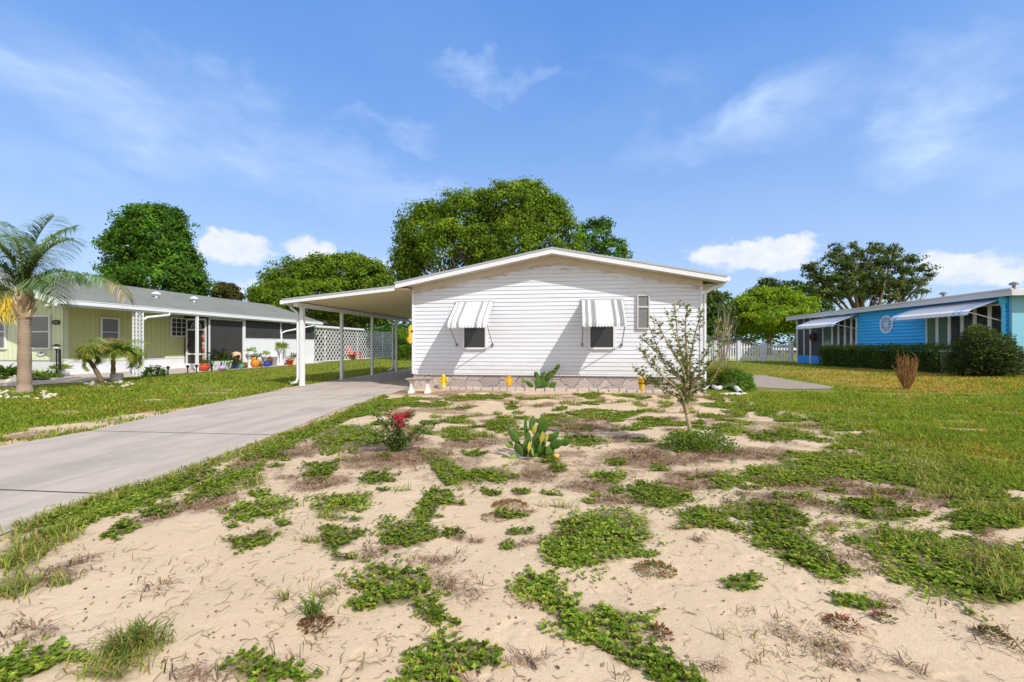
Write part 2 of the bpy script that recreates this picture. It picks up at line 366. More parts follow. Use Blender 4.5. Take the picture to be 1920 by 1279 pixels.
def flagstone():
    m = bpy.data.materials.new('flagstone_skirt'); m.use_nodes = True; nt = m.node_tree; N = nt.nodes; L = nt.links
    p = N['Principled BSDF']; p.inputs['Roughness'].default_value = .85; p.inputs['Specular IOR Level'].default_value = .15
    g = N.new('ShaderNodeNewGeometry'); sp = N.new('ShaderNodeSeparateXYZ'); L.new(g.outputs['Position'], sp.inputs[0])
    cb = N.new('ShaderNodeCombineXYZ'); L.new(sp.outputs[0], cb.inputs[0]); L.new(sp.outputs[2], cb.inputs[1])
    n = N.new('ShaderNodeTexNoise'); n.inputs['Scale'].default_value = 4; n.inputs['Detail'].default_value = 3; L.new(cb.outputs[0], n.inputs['Vector'])
    mx = N.new('ShaderNodeMixRGB'); mx.inputs[0].default_value = .17; L.new(cb.outputs[0], mx.inputs[1]); L.new(n.outputs['Color'], mx.inputs[2])
    mp = N.new('ShaderNodeMapping'); mp.inputs['Scale'].default_value = (.8, 1.15, 1); L.new(mx.outputs[0], mp.inputs[0])
    vs = []
    for f in ('DISTANCE_TO_EDGE', 'F1'):
        v = N.new('ShaderNodeTexVoronoi'); v.voronoi_dimensions = '2D'; v.feature = f; v.inputs['Scale'].default_value = 3.3; L.new(mp.outputs[0], v.inputs['Vector']); vs.append(v)
    r = N.new('ShaderNodeMapRange'); r.inputs[1].default_value = .006; r.inputs[2].default_value = .024; L.new(vs[0].outputs['Distance'], r.inputs[0])
    c1 = N.new('ShaderNodeMixRGB'); c1.inputs[1].default_value = (.38, .32, .30, 1); c1.inputs[2].default_value = (.56, .49, .45, 1); L.new(vs[1].outputs['Color'], c1.inputs[0])
    n2 = N.new('ShaderNodeTexNoise'); n2.inputs['Scale'].default_value = 18; n2.inputs['Detail'].default_value = 8; L.new(cb.outputs[0], n2.inputs['Vector'])
    c2 = N.new('ShaderNodeMixRGB'); c2.blend_type = 'MULTIPLY'; c2.inputs[0].default_value = .6; L.new(c1.outputs[0], c2.inputs[1]); L.new(n2.outputs[0], c2.inputs[2])
    sc = N.new('ShaderNodeMixRGB'); sc.blend_type = 'MULTIPLY'; sc.inputs[0].default_value = 1; sc.inputs[2].default_value = (1.35, 1.35, 1.35, 1); L.new(c2.outputs[0], sc.inputs[1])
    c3 = N.new('ShaderNodeMixRGB'); c3.inputs[1].default_value = (.19, .17, .17, 1); L.new(r.outputs[0], c3.inputs[0]); L.new(sc.outputs[0], c3.inputs[2])
    L.new(c3.outputs[0], p.inputs['Base Color'])
    b = N.new('ShaderNodeBump'); b.inputs['Strength'].default_value = .7; b.inputs['Distance'].default_value = .02; L.new(r.outputs[0], b.inputs['Height']); L.new(b.outputs[0], p.inputs['Normal'])
    return m
flag = flagstone()

def ground_mat():
    m = bpy.data.materials.new('sandy_ground'); m.use_nodes = True; nt = m.node_tree; N = nt.nodes; L = nt.links
    p = N['Principled BSDF']; p.inputs['Roughness'].default_value = .95; p.inputs['Specular IOR Level'].default_value = .1
    g = N.new('ShaderNodeNewGeometry')
    def no(s, d=6, r=.6, dist=0):
        n = N.new('ShaderNodeTexNoise'); n.inputs['Scale'].default_value = s; n.inputs['Detail'].default_value = d; n.inputs['Roughness'].default_value = r; n.inputs['Distortion'].default_value = dist
        L.new(g.outputs['Position'], n.inputs['Vector']); return n.outputs[0]
    def mp(v, a, b, c=0, d=1):
        n = N.new('ShaderNodeMapRange'); n.interpolation_type = 'SMOOTHSTEP'; n.inputs[1].default_value = a; n.inputs[2].default_value = b; n.inputs[3].default_value = c; n.inputs[4].default_value = d; L.new(v, n.inputs[0]); return n.outputs[0]
    def mix(f, a, b, mode='MIX'):
        n = N.new('ShaderNodeMixRGB'); n.blend_type = mode
        for i, v in enumerate((f, a, b)):
            if isinstance(v, tuple): n.inputs[i].default_value = (*v, 1)
            elif isinstance(v, (int, float)): n.inputs[i].default_value = v
            else: L.new(v, n.inputs[i])
        return n.outputs[0]
    def math_(op, a, b):
        n = N.new('ShaderNodeMath'); n.operation = op
        for i, v in enumerate((a, b)):
            if isinstance(v, (int, float)): n.inputs[i].default_value = v
            else: L.new(v, n.inputs[i])
        return n.outputs[0]
    def attr(nm):
        n = N.new('ShaderNodeAttribute'); n.attribute_name = nm; return n.outputs['Fac']
    sand = mix(mp(no(1.1, 5), .3, .7), (.53, .41, .272), (.60, .475, .328))
    sand = mix(mp(no(9, 6, .7), .35, .75), sand, (.55, .425, .287))
    sand = mix(mp(no(150, 3, .6), .52, .75, 0, .45), sand, (.28, .21, .15))          # coarse dark grains
    sand = mix(mp(no(60, 4, .7), .60, .70, 0, .6), sand, (.22, .16, .11))             # litter specks
    grey = mp(no(.9, 5, .6, .6), .56, .74, 0, .42)
    sand = mix(grey, sand, (.42, .36, .30))
    th = mix(mp(no(28, 6, .75), .3, .7), (.105, .062, .040), (.33, .225, .145))
    thf = mp(math_('ADD', math_('MULTIPLY', attr('thatch'), 1.0), math_('ADD', math_('MULTIPLY', math_('SUBTRACT', no(14, 6, .75, 1.2), .5), 1.7), math_('MULTIPLY', math_('SUBTRACT', no(3.2, 5, .7, .8), .5), 1.3))), .3, .85, 0, .88)
    c = mix(thf, sand, th)
    cov = mp(math_('ADD', attr('cover'), math_('MULTIPLY', math_('SUBTRACT', no(22, 4), .5), .7)), .35, .75, 0, .9)
    c = mix(cov, c, mix(no(40), (.09, .095, .03), (.19, .165, .075)))
    lawn = mix(mp(no(2.2, 6, .65), .3, .7), (.125, .165, .028), (.205, .215, .042))
    lawn = mix(mp(no(18, 6, .7), .45, .75, 0, .6), lawn, (.32, .27, .09))
    lawn = mix(mp(math_('ADD', attr('dry'), math_('MULTIPLY', math_('SUBTRACT', no(3.5, 6, .7), .5), 1.2)), .3, .8, 0, .75), lawn, (.42, .24, .06))
    lf = mp(math_('ADD', attr('lawn'), math_('MULTIPLY', math_('SUBTRACT', no(7, 6, .7), .5), .9)), .35, .65)
    c = mix(lf, c, lawn)
    L.new(c, p.inputs['Base Color'])
    h = math_('ADD', math_('MULTIPLY', no(11, 5, .6), .35), math_('ADD', math_('MULTIPLY', no(70, 4, .7), .22), math_('ADD', math_('MULTIPLY', no(3.5, 3), 1.0), math_('MULTIPLY', mp(no(5.5, 2, .5, .4), .56, .72), -.55))))
    b = N.new('ShaderNodeBump'); b.inputs['Strength'].default_value = .36; b.inputs['Distance'].default_value = .05; L.new(h, b.inputs['Height']); L.new(b.outputs[0], p.inputs['Normal'])
    return m

# ------------------------------------------------------------------ lay of the land
HX0, HX1, HY = -4.41, 3.24, 11.34               # the white house: front wall along Y = HY
DRIVE_R = [gp(*q) for q in [(0, 1003), (182, 935), (281, 905), (496, 825), (640, 767), (757, 731)]]
DRIVE_L = [gp(*q) for q in [(0, 839), (178, 807), (374, 762), (557, 725)]]
def cam2w(xc, yc): return Vector((CR * xc - SR * yc, SR * xc + CR * yc, 0))
DR = [cam2w(-3.28, -6)] + DRIVE_R + [Vector((HX0 + .02, HY + .05, 0)), Vector((HX0 + .02, 20.5, 0))]
DL = [cam2w(-5.98, -6)] + DRIVE_L + [Vector((-7.82, HY, 0)), Vector((-7.95, 20.5, 0))]
def along(pl, y): return np.interp(y, [p.y for p in pl], [p.x for p in pl])
def in_drive(X, Y, m=0.0): return (X > along(DL, Y) - m) & (X < along(DR, Y) + m) & (Y < 20.5)
LAWN_B = [(1318, 737), (1400, 751), (1470, 773), (1560, 783), (1640, 806), (1700, 850), (1800, 898), (1960, 945), (2300, 1010), (4000, 1200)]
# (px, py, rx, ry, tilt) of the ground-cover mats seen in the photo
COVER = [(480, 957, 70, 18, -.15), (640, 942, 55, 20, -.2), (820, 935, 32, 17, -.2), (762, 1005, 52, 26, -.1), (800, 962, 22, 18, -.8), (735, 1100, 70, 42, .1),
         (690, 1130, 40, 14, 0), (635, 1018, 40, 15, -.3), (810, 1155, 32, 12, .2), (1130, 1010, 100, 52, -.15), (1060, 1035, 55, 22, -.2), (1235, 937, 60, 22, 0),
         (1320, 975, 52, 20, 0), (1000, 1100, 45, 24, .3), (1055, 1138, 45, 22, .5), (1130, 1165, 80, 36, .1), (1195, 1225, 90, 26, .35), (1265, 1268, 45, 18, .4),
         (1390, 1097, 32, 12, 0), (1440, 965, 80, 26, .2), (1470, 1010, 75, 26, .3), (1500, 1045, 70, 20, .3), (1548, 1070, 42, 12, .3), (1640, 957, 82, 24, .12),
         (1490, 888, 95, 24, 0), (1610, 880, 90, 16, .05), (1750, 890, 80, 14, .1), (1690, 1020, 100, 26, .15), (1760, 1075, 110, 40, .25), (1860, 1095, 70, 42, .2), (1900, 1050, 40, 30, 0),
         (1835, 980, 55, 17, .1), (840, 882, 45, 20, .5), (910, 890, 62, 14, 0), (700, 896, 33, 11, -.1), (890, 852, 22, 8, 0), (1145, 897, 33, 11, 0), (1155, 865, 22, 7, 0),
         (600, 882, 40, 15, -.3), (650, 822, 68, 26, -.1), (400, 918, 60, 15, -.3), (440, 893, 60, 14, -.35), (225, 995, 32, 12, -.3), (300, 955, 40, 12, -.2), (860, 818, 35, 10, 0),
         (856, 790, 26, 7, 0), (942, 795, 28, 15, 0), (1095, 825, 42, 10, 0), (1450, 820, 52, 10, 0), (1372, 810, 40, 8, 0), (515, 856, 22, 7, 0), (545, 816, 24, 8, -.2),
         (1215, 925, 42, 16, 0), (1365, 905, 35, 14, 0), (690, 770, 70, 10, -.2), (740, 752, 60, 6, -.1), (1110, 741, 20, 5, 0), (960, 765, 15, 4, 0), (1130, 780, 70, 7, 0),
         (1240, 796, 60, 6, 0), (1350, 760, 42, 7, 0), (870, 746, 42, 4, 0), (800, 760, 50, 5, 0), (1420, 765, 32, 6, 0), (1045, 880, 22, 9, 0), (70, 1243, 75, 22, -.3), (20, 1262, 40, 20, 0),
         (490, 1258, 70, 24, .1), (1560, 860, 90, 12, .1), (1850, 915, 70, 14, .1), (860, 1232, 76, 30, -.1), (800, 1262, 50, 22, 0), (480, 1015, 42, 10, -.3), (1080, 985, 30, 14, 0)]
EDGE = [(35, 1000), (110, 965), (200, 938), (295, 908), (400, 870), (500, 832), (570, 806), (650, 774), (720, 746)]
EXTRA = []; TUFT = []
for i in range(len(EDGE) - 1):
    for k in range(2):
        f = (k + .5) / 2; x = EDGE[i][0] * (1 - f) + EDGE[i + 1][0] * f; y = EDGE[i][1] * (1 - f) + EDGE[i + 1][1] * f
        sz = (y - HOR) / 190; (COVER if (i + k) % 4 else TUFT).append((x + 16 * sz, y + 6 * sz, 34 * sz + 6, 8 * sz + 2, -.37)) ; EXTRA.append((x + 2 * sz, y - 2 * sz, 34 * sz + 6, 5 * sz + 2, -.37))
TUFT = EXTRA + [(40, 1040, 60, 36, -.4), (30, 1095, 50, 34, -.3), (230, 1228, 70, 30, -.2), (300, 1205, 40, 16, -.4), (475, 905, 30, 14, -.3), (110, 1010, 60, 18, -.35), (140, 985, 60, 14, -.35),
        (1800, 1040, 90, 22, .1), (1880, 1065, 60, 30, 0), (1700, 1010, 60, 14, 0), (1830, 960, 40, 10, 0), (210, 1260, 90, 20, 0), (1890, 1110, 50, 20, 0), (120, 1095, 40, 9, -.3), (1760, 925, 50, 10, 0)]
THATCH = [(560, 846, 70, 12, -.2), (720, 862, 90, 16, 0), (880, 832, 60, 10, 0), (1085, 802, 75, 10, 0), (1200, 852, 70, 13, 0), (1110, 912, 55, 14, 0), (1640, 922, 90, 11, 0), (1710, 932, 130, 12, .1),
          (1220, 862, 110, 16, 0), (1400, 852, 110, 12, 0), (790, 852, 70, 13, 0), (1480, 940, 80, 16, .1), (1490, 1195, 60, 18, .5), (1560, 1215, 40, 16, .3), (860, 1005, 18, 9, 0), (470, 1010, 42, 10, -.3),
          (1520, 905, 110, 20, 0), (1590, 1050, 80, 26, .2), (1850, 1040, 60, 40, 0), (1080, 1000, 60, 20, 0), (330, 955, 90, 14, -.3), (120, 1075, 70, 22, -.3), (1010, 890, 40, 16, 0), (1300, 905, 70, 22, 0), (820, 1050, 60, 14, -.1),
          (700, 1040, 60, 16, -.2), (870, 1265, 60, 14, 0), (1000, 1235, 60, 16, .1), (480, 860, 60, 12, -.4), (400, 945, 50, 12, -.3), (600, 905, 60, 12, -.2), (60, 1190, 70, 26, -.2), (380, 1260, 90, 26, -.1),
          (1150, 940, 50, 12, 0), (760, 830, 50, 8, 0), (980, 1020, 50, 8, -.2), (850, 1100, 60, 26, .3), (1330, 1255, 60, 16, 0), (1700, 1250, 60, 8, .4), (1880, 1215, 70, 10, .3), (290, 1110, 40, 12, -.3), (1640, 840, 60, 8, 0), (1560, 800, 60, 6, 0)]
prs = np.random.default_rng(21)
for i in range(190):                                        # the broken, patchy strip just in front of the house
    x = prs.uniform(690, 1420); y = 741 + 85 * prs.uniform() ** 1.3; k = (y - HOR) / 150
    (COVER if prs.uniform() < .42 else THATCH if prs.uniform() < .62 else TUFT).append((x, y, prs.uniform(5, 24) * k + 5, prs.uniform(1.2, 3.4) * k + 1, prs.uniform(-.1, .1)))
for i in range(150):                                       # small loose tufts between the larger mats
    x = prs.uniform(420, 1900); y = prs.uniform(815, 1000) + 40 * prs.normal() ** 2; k = (y - HOR) / 150
    (COVER if prs.uniform() < .5 else THATCH if prs.uniform() < .6 else TUFT).append((x, y, prs.uniform(5, 17) * k, prs.uniform(1.6, 3.6) * k, prs.uniform(-.15, .15)))
for i in range(60):
    x = prs.uniform(1330, 1960); y = np.interp(x, [q[0] for q in LAWN_B], [q[1] for q in LAWN_B]) + abs(prs.normal(0, 26)); k = (y - HOR) / 150
    (COVER if prs.uniform() < .7 else TUFT).append((x, y, prs.uniform(12, 50) * k, prs.uniform(3, 7) * k, prs.uniform(-.1, .15)))
BARE = [(150, 800, 120, 9, -.12), (60, 815, 80, 8, -.1), (250, 782, 80, 6, -.1), (30, 832, 60, 7, -.1), (310, 772, 60, 4, -.1)]

def ell(px, py, lst, grow=1.0):
    """0 outside, up to 1 inside the patches (in ground distance, seen from the front)"""
    o = np.zeros_like(px)
    for cx, cy, rx, ry, tl in lst:
        c, s = math.cos(tl), math.sin(tl); sel = (np.abs(px - cx) < (rx + ry) * 1.6 * grow) & (np.abs(py - cy) < (rx * abs(s) + ry) * 1.9 * grow)
        if not sel.any(): continue
        dx = px[sel] - cx; dy = py[sel] - cy
        d = np.sqrt(((dx * c + dy * s) / (rx * grow)) ** 2 + ((dy * c - dx * s) / (ry * grow)) ** 2)
        o[sel] = np.maximum(o[sel], np.clip(1.45 - d, 0, 1))
    return o
def lawn_mask(X, Y):
    px, py, d = to_px(X, Y); py = np.where(d > .3, py, 5000)
    left = X < along(DL, Y)
    yb = np.interp(px, [q[0] for q in LAWN_B], [q[1] for q in LAWN_B])
    sc = np.maximum(6, (py - HOR) * .16)
    right = np.where(px > 1318, np.clip(.5 + (yb - py) / sc, 0, 1), 0) * (d > 0)
    far = ((Y > 11.0) & (X > HX1 - .1)) | (Y > 20.5)
    m = np.where(left, 1.0, np.maximum(right, 0)); m = np.where(far, 1.0, m)
    b = ell(px, py, BARE); m = np.where((d > 1) & (m > 0), m * (1 - .8 * np.clip(b * 1.2, 0, 1) * (.6 + .9 * fbm(X * 3, Y * 3, 19))), m)
    return m

def axis(lo, hi, step, far, ratio=1.16):
    a = list(np.arange(lo, hi + 1e-6, step)); s = step; x = a[-1]
    up = []
    while x < far: s = min(s * ratio, 90); x += s; up.append(x)
    s = step; x = lo; dn = []
    while x > -far: s = min(s * ratio, 90); x -= s; dn.append(x)
    return np.array(dn[::-1] + a + up)
gxs = axis(-5.5, 6.5, .06, 900); gys = axis(.6, 12.2, .06, 900)
GX, GY = np.meshgrid(gxs, gys); gX = GX.ravel(); gY = GY.ravel()
V = np.stack([gX, gY, ground_z(gX, gY)], 1); nx, ny = len(gxs), len(gys)
ii = (np.arange(ny - 1)[:, None] * nx + np.arange(nx - 1)[None, :]).ravel()
F = np.stack([ii, ii + 1, ii + nx + 1, ii + nx], 1)
gpx, gpy, gd = to_px(gX, gY); gok = (gd > 1)
gpy = np.where(gok, gpy, 9999.)
sandm = 1 - lawn_mask(gX, gY)
ground = np_mesh('ground', V, F, None, ground_mat(), None, (0, 0, 0), True)
def put(nm, arr):
    a = ground.data.attributes.new(nm, 'FLOAT', 'POINT'); a.data.foreach_set('value', np.asarray(arr, np.float32))
put('lawn', lawn_mask(gX, gY) * (1 - .55 * ss(.62, .78, fbm(gX * .8, gY * 1.6, 91)) * ss(13, 10, gY) * (gY < 14))); put('thatch', np.maximum(ell(gpx, gpy, THATCH, 1.15) * (1 - .45 * ss(930, 1080, gpy)), .62 * ss(980, 840, gpy) * ss(.40, .66, fbm(gX * 1.3, gY * 1.9, 15)) + .12) * gok * sandm); put('cover', np.maximum(ell(gpx, gpy, COVER), .8 * ell(gpx, gpy, TUFT)) * gok * sandm)
put('dry', ss(6, 9, gX) * ss(10.5, 12.5, gY) * ss(26, 18, gY) * .55 + .10)
tag(ground, kind='structure')

def road_mat():
    m = mat('driveway_concrete', (.48, .415, .35), .9, .10, 2.2, bump=.25, bscale=120, dirt=(.28, .245, .22), dscale=.9, damt=.55)
    nt = m.node_tree; N = nt.nodes; L = nt.links; p = N['Principled BSDF']; src = p.inputs['Base Color'].links[0].from_socket
    g = N.new('ShaderNodeNewGeometry'); mp = N.new('ShaderNodeMapping'); mp.inputs['Scale'].default_value = (2.2, .22, 1); mp.inputs['Rotation'].default_value = (0, 0, -YAW); L.new(g.outputs['Position'], mp.inputs[0])
    n = N.new('ShaderNodeTexNoise'); n.inputs['Scale'].default_value = 1.6; n.inputs['Detail'].default_value = 6; n.inputs['Roughness'].default_value = .6; L.new(mp.outputs[0], n.inputs['Vector'])
    r = N.new('ShaderNodeMapRange'); r.inputs[1].default_value = .45; r.inputs[2].default_value = .7; r.inputs[4].default_value = .6; L.new(n.outputs[0], r.inputs[0])
    mx = N.new('ShaderNodeMixRGB'); L.new(r.outputs[0], mx.inputs[0]); L.new(src, mx.inputs[1]); mx.inputs[2].default_value = (.27, .24, .215, 1)
    n2 = N.new('ShaderNodeTexNoise'); n2.inputs['Scale'].default_value = 160; n2.inputs['Detail'].default_value = 2; L.new(g.outputs['Position'], n2.inputs['Vector'])
    r2 = N.new('ShaderNodeMapRange'); r2.inputs[1].default_value = .56; r2.inputs[2].default_value = .7; r2.inputs[4].default_value = .4; L.new(n2.outputs[0], r2.inputs[0])
    m2 = N.new('ShaderNodeMixRGB'); L.new(r2.outputs[0], m2.inputs[0]); L.new(mx.outputs[0], m2.inputs[1]); m2.inputs[2].default_value = (.16, .145, .14, 1)
    L.new(m2.outputs[0], p.inputs['Base Color']); return m
road = road_mat(); joint = mat('driveway_joint', (.10, .09, .08), .95, .3, 20)
mb = MB()
JY = [gp(187, 933).y, gp(345, 813).y, gp(640, 742).y, 13.6, 17.0]
jl = [-6.5] + JY + [20.5]
for a, b in zip(jl[:-1], jl[1:]):
    ys = np.linspace(a + .012, b - .012, max(2, int((b - a) / .25)))
    for y0, y1 in zip(ys[:-1], ys[1:]):
        q = []
        for y in (y0, y1):
            l = float(along(DL, y)) + .04 * (fbm(y * 2.3, 1.0, 9) - .5); r = float(along(DR, y)) + (.08 * (fbm(y * 2.3, 5.0, 9) - .5) if y < 11 else 0); q.append((l, r))
        sk = .12 * (1 if y0 < 11 else 0)                                 # joints run a little askew
        for k in range(6):
            f0, f1 = k / 6, (k + 1) / 6
            P = lambda i, f, y: (q[i][0] * (1 - f) + q[i][1] * f, y + sk * (f - .5), .009 + gz(q[i][0] * (1 - f) + q[i][1] * f, y))
            mb.add([P(0, f0, y0), P(0, f1, y0), P(1, f1, y1), P(1, f0, y1)], [(0, 1, 2, 3)])
for y in JY:
    l = float(along(DL, y)); r = float(along(DR, y)); mb.add([(l, y - .1, .005), (r, y - .1, .005), (r, y + .1, .005), (l, y + .1, .005)], [(0, 1, 2, 3)], 1)
tag(mb.build('driveway', [road, joint], org=(0, 0, 0)), kind='structure')
mb = MB()
pts = [gp(*q) for q in [(1409, 704), (1432, 704), (1486, 714), (1568, 726), (1555, 730), (1473, 730), (1417, 727)]]
mb.add([(p.x, p.y, p.z + .012) for p in pts], [tuple(range(len(pts) - 1, -1, -1))])
tag(mb.build('path', mat('path_concrete', (.31, .26, .21), .9, .2, 5, bump=.2, dirt=(.16, .15, .08), dscale=4, damt=.6), org=(0, 0, 0)), kind='structure')
PX0, PX1 = -16.35, -18.3
mb = MB()
mb.add([(PX1, 12.2, .1), (PX0, 12.2, -.02), (PX0, 26.5, -.02), (PX1, 26.5, .1)], [(0, 1, 2, 3)])
a = [gp(*q) for q in [(-260, 735), (40, 724), (150, 717), (228, 712)]]
mb.add([(p.x, p.y, p.z + .012) for p in a] + [(PX0, 12.2, -.018), (PX1, 12.2, .1), (-26, 12.2, .02)], [(0, 1, 2, 3, 4, 5, 6)])
tag(mb.build('patio', mat('patio_concrete', (.46, .41, .36), .9, .12, 3, bump=.15), org=(0, 0, 0)), kind='structure')

# ------------------------------------------------------------------ white house
RX, EX0, EX1, RY0, RY1 = -.525, -4.74, 3.67, 10.92, 29.0
ZR, ZE = 3.678, 2.865
RS = (ZR - ZE) / (EX1 - RX)
def roof_z(x): return ZR - RS * abs(x - RX)
house = thing('white_house', (HX0, HY, 0), 'white manufactured home with lap siding, a low gable and two striped window awnings', 'house')
wall = MB()
bh = .1065; z = .41
def gable_half(zz):                                    # how wide the wall is at a height, under the frieze
    zt = 3.39
    return min(1e9, max(0, (zt - zz) / RS))
while z < 3.39:
    z1 = min(z + bh, 3.388)
    lim = []
    for q in (z, z1):
        h = gable_half(q); lim.append((max(HX0 + .06, RX - h), min(HX1 - .06, RX + h)))
    (a0, b0), (a1, b1) = lim
    n = 10
    for k in range(n):
        f0, f1 = k / n, (k + 1) / n
        x00, x01 = a0 + (b0 - a0) * f0, a0 + (b0 - a0) * f1; x10, x11 = a1 + (b1 - a1) * f0, a1 + (b1 - a1) * f1
        j0 = .0015 * math.sin(k * 2.1 + z * 31); j1 = .0015 * math.sin((k + 1) * 2.1 + z * 31)
        zb = z + .009
        wall.add([(x00, HY - .015 + j0, zb), (x01, HY - .015 + j1, zb), (x11, HY - .004, z1), (x10, HY - .004, z1)], [(0, 1, 2, 3)])
        wall.add([(x00, HY, zb), (x01, HY, zb), (x01, HY - .015 + j1, zb), (x00, HY - .015 + j0, zb)], [(0, 1, 2, 3)])
    z += bh
def stained():
    m = vinyl.copy(); m.name = 'stained_vinyl_siding'; nt = m.node_tree; N = nt.nodes; L = nt.links; p = N['Principled BSDF']; src = p.inputs['Base Color'].links[0].from_socket
    g = N.new('ShaderNodeNewGeometry'); sp = N.new('ShaderNodeSeparateXYZ'); L.new(g.outputs['Position'], sp.inputs[0])
    def M(op, a, b):
        n = N.new('ShaderNodeMath'); n.operation = op
        for i, v in enumerate((a, b)):
            if isinstance(v, (int, float)): n.inputs[i].default_value = v
            else: L.new(v, n.inputs[i])
        return n.outputs[0]
    d = M('ADD', sp.outputs[2], M('MULTIPLY', M('ABSOLUTE', M('SUBTRACT', sp.outputs[0], RX), 0), RS))       # height against the frieze line
    mp = N.new('ShaderNodeMapping'); mp.inputs['Scale'].default_value = (1.1, 1, 5); L.new(g.outputs['Position'], mp.inputs[0])
    n = N.new('ShaderNodeTexNoise'); n.inputs['Scale'].default_value = 2.6; n.inputs['Detail'].default_value = 6; L.new(mp.outputs[0], n.inputs['Vector'])
    r = N.new('ShaderNodeMapRange'); r.inputs[1].default_value = 3.18; r.inputs[2].default_value = 3.39; L.new(M('ADD', d, M('MULTIPLY', M('SUBTRACT', n.outputs[0], .62), 1.1)), r.inputs[0])
    mx = N.new('ShaderNodeMixRGB'); L.new(M('MULTIPLY', r.outputs[0], .75), mx.inputs[0]); L.new(src, mx.inputs[1]); mx.inputs[2].default_value = (.40, .31, .22, 1)
    r2 = N.new('ShaderNodeMapRange'); r2.inputs[1].default_value = .75; r2.inputs[2].default_value = .38; L.new(M('ADD', sp.outputs[2], M('MULTIPLY', M('SUBTRACT', n.outputs[0], .45), -.9)), r2.inputs[0])
    m2 = N.new('ShaderNodeMixRGB'); L.new(M('MULTIPLY', r2.outputs[0], .35), m2.inputs[0]); L.new(mx.outputs[0], m2.inputs[1]); m2.inputs[2].default_value = (.50, .45, .38, 1)
    L.new(m2.outputs[0], p.inputs['Base Color']); return m
wall.build('front_siding', stained(), house)
b = MB()
b.prism([(HX0, HY + .002, .41), (HX1, HY + .002, .41), (HX1, HY + .002, 2.75), (RX, HY + .002, 3.5), (HX0, HY + .002, 2.75)], (0, 17.3, 0))
b.build('wall', vinyl, house)
b = MB(); b.box((HX0, HY - .035, .39), (HX0 + .06, HY + .06, 2.76)); b.box((HX1 - .06, HY - .035, .39), (HX1, HY + .06, 2.76)); b.box((HX0 + .06, HY - .03, .375), (HX1 - .06, HY, .409))
b.build('corner_trim', white, house)
b = MB(); b.box((HX0 + .02, HY + .012, -.1), (HX1 - .02, 28.6, .385)); b.build('stone_skirt', flag, house)
# roof slabs
b = MB(); th = .05
for s, ex in ((-1, EX0), (1, EX1)):
    P = lambda x, y, dz: (x, y, roof_z(x) + dz)
    q = [P(RX, RY0 + .02, -.005), P(ex, RY0 + .02, -.005), P(ex, RY1, -.005), P(RX, RY1, -.005)]; q2 = [(x, y, z - th) for x, y, z in q]
    b.hexa(q2 + q if s > 0 else [q2[1], q2[0], q2[3], q2[2], q[1], q[0], q[3], q[2]])
b.build('roof', roofwhite, house)
b = MB()
for s, ex in ((-1, EX0), (1, EX1)):                    # fascia board with a sharp drip edge on top
    xs = (RX, ex) if s > 0 else (ex, RX)
    za, zb = roof_z(xs[0]), roof_z(xs[1])
    b.prism([(xs[0], RY0, za - .15), (xs[1], RY0, zb - .15), (xs[1], RY0, zb), (xs[0], RY0, za)], (0, .022, 0))
b.build('fascia', white, house)
b = MB()
for s, ex in ((-1, EX0), (1, EX1)):
    xs = (RX, ex + .02) if s > 0 else (ex - .02, RX)
    za, zb = roof_z(xs[0]), roof_z(xs[1])
    b.prism([(xs[0], RY0 - .014, za - .028), (xs[1], RY0 - .014, zb - .028), (xs[1], RY0 - .014, zb + .012), (xs[0], RY0 - .014, za + .012)], (0, .3, 0))
b.build('drip_edge', metal_edge, house)
b = MB()
for s, ex in ((-1, EX0 + .02), (1, EX1 - .02)):
    xs = (RX, ex) if s > 0 else (ex, RX)
    za, zb = roof_z(xs[0]) - .12, roof_z(xs[1]) - .12
    b.hexa([(xs[0], RY0 + .024, za - .02), (xs[1], RY0 + .024, zb - .02), (xs[1], HY + .004, zb - .02), (xs[0], HY + .004, za - .02), (xs[0], RY0 + .024, za), (xs[1], RY0 + .024, zb), (xs[1], HY + .004, zb), (xs[0], HY + .004, za)])
    if s > 0: b.prism([(xs[0], HY - .045, za - .18), (HX1, HY - .045, roof_z(HX1) - .30), (HX1, HY - .045, roof_z(HX1) - .145), (xs[0], HY - .045, za - .022)], (0, .04, 0))
    else: b.prism([(HX0, HY - .045, roof_z(HX0) - .30), (xs[1], HY - .045, zb - .18), (xs[1], HY - .045, zb - .022), (HX0, HY - .045, roof_z(HX0) - .145)], (0, .04, 0))
b.box((HX1 + .004, HY, 2.70), (EX1 - .03, 28.6, 2.715)); b.build('soffit', soffit, house)
# dark water stains where the gable boards meet the frieze are real mildew: thin films on the boards
b = MB(); b.tube([(EX1 + .055, RY0 + .03, 2.79), (EX1 + .055, RY1, 2.79)], .06, 8); b.build('gutter', white, house)
b = MB()
b.tube([(EX1 + .04, RY0 + .25, 2.75), (EX1 - .03, RY0 + .27, 2.66), (HX1 + .20, RY0 + .36, 2.60), (HX1 + .06, RY0 + .40, 2.50), (HX1 + .05, RY0 + .41, 2.3), (HX1 + .05, RY0 + .41, .3), (HX1 + .06, RY0 + .36, .12)], [.045, .045, .045, .045, .042, .042, .042], 8)
b.build('downspout', white, house, smooth=True)

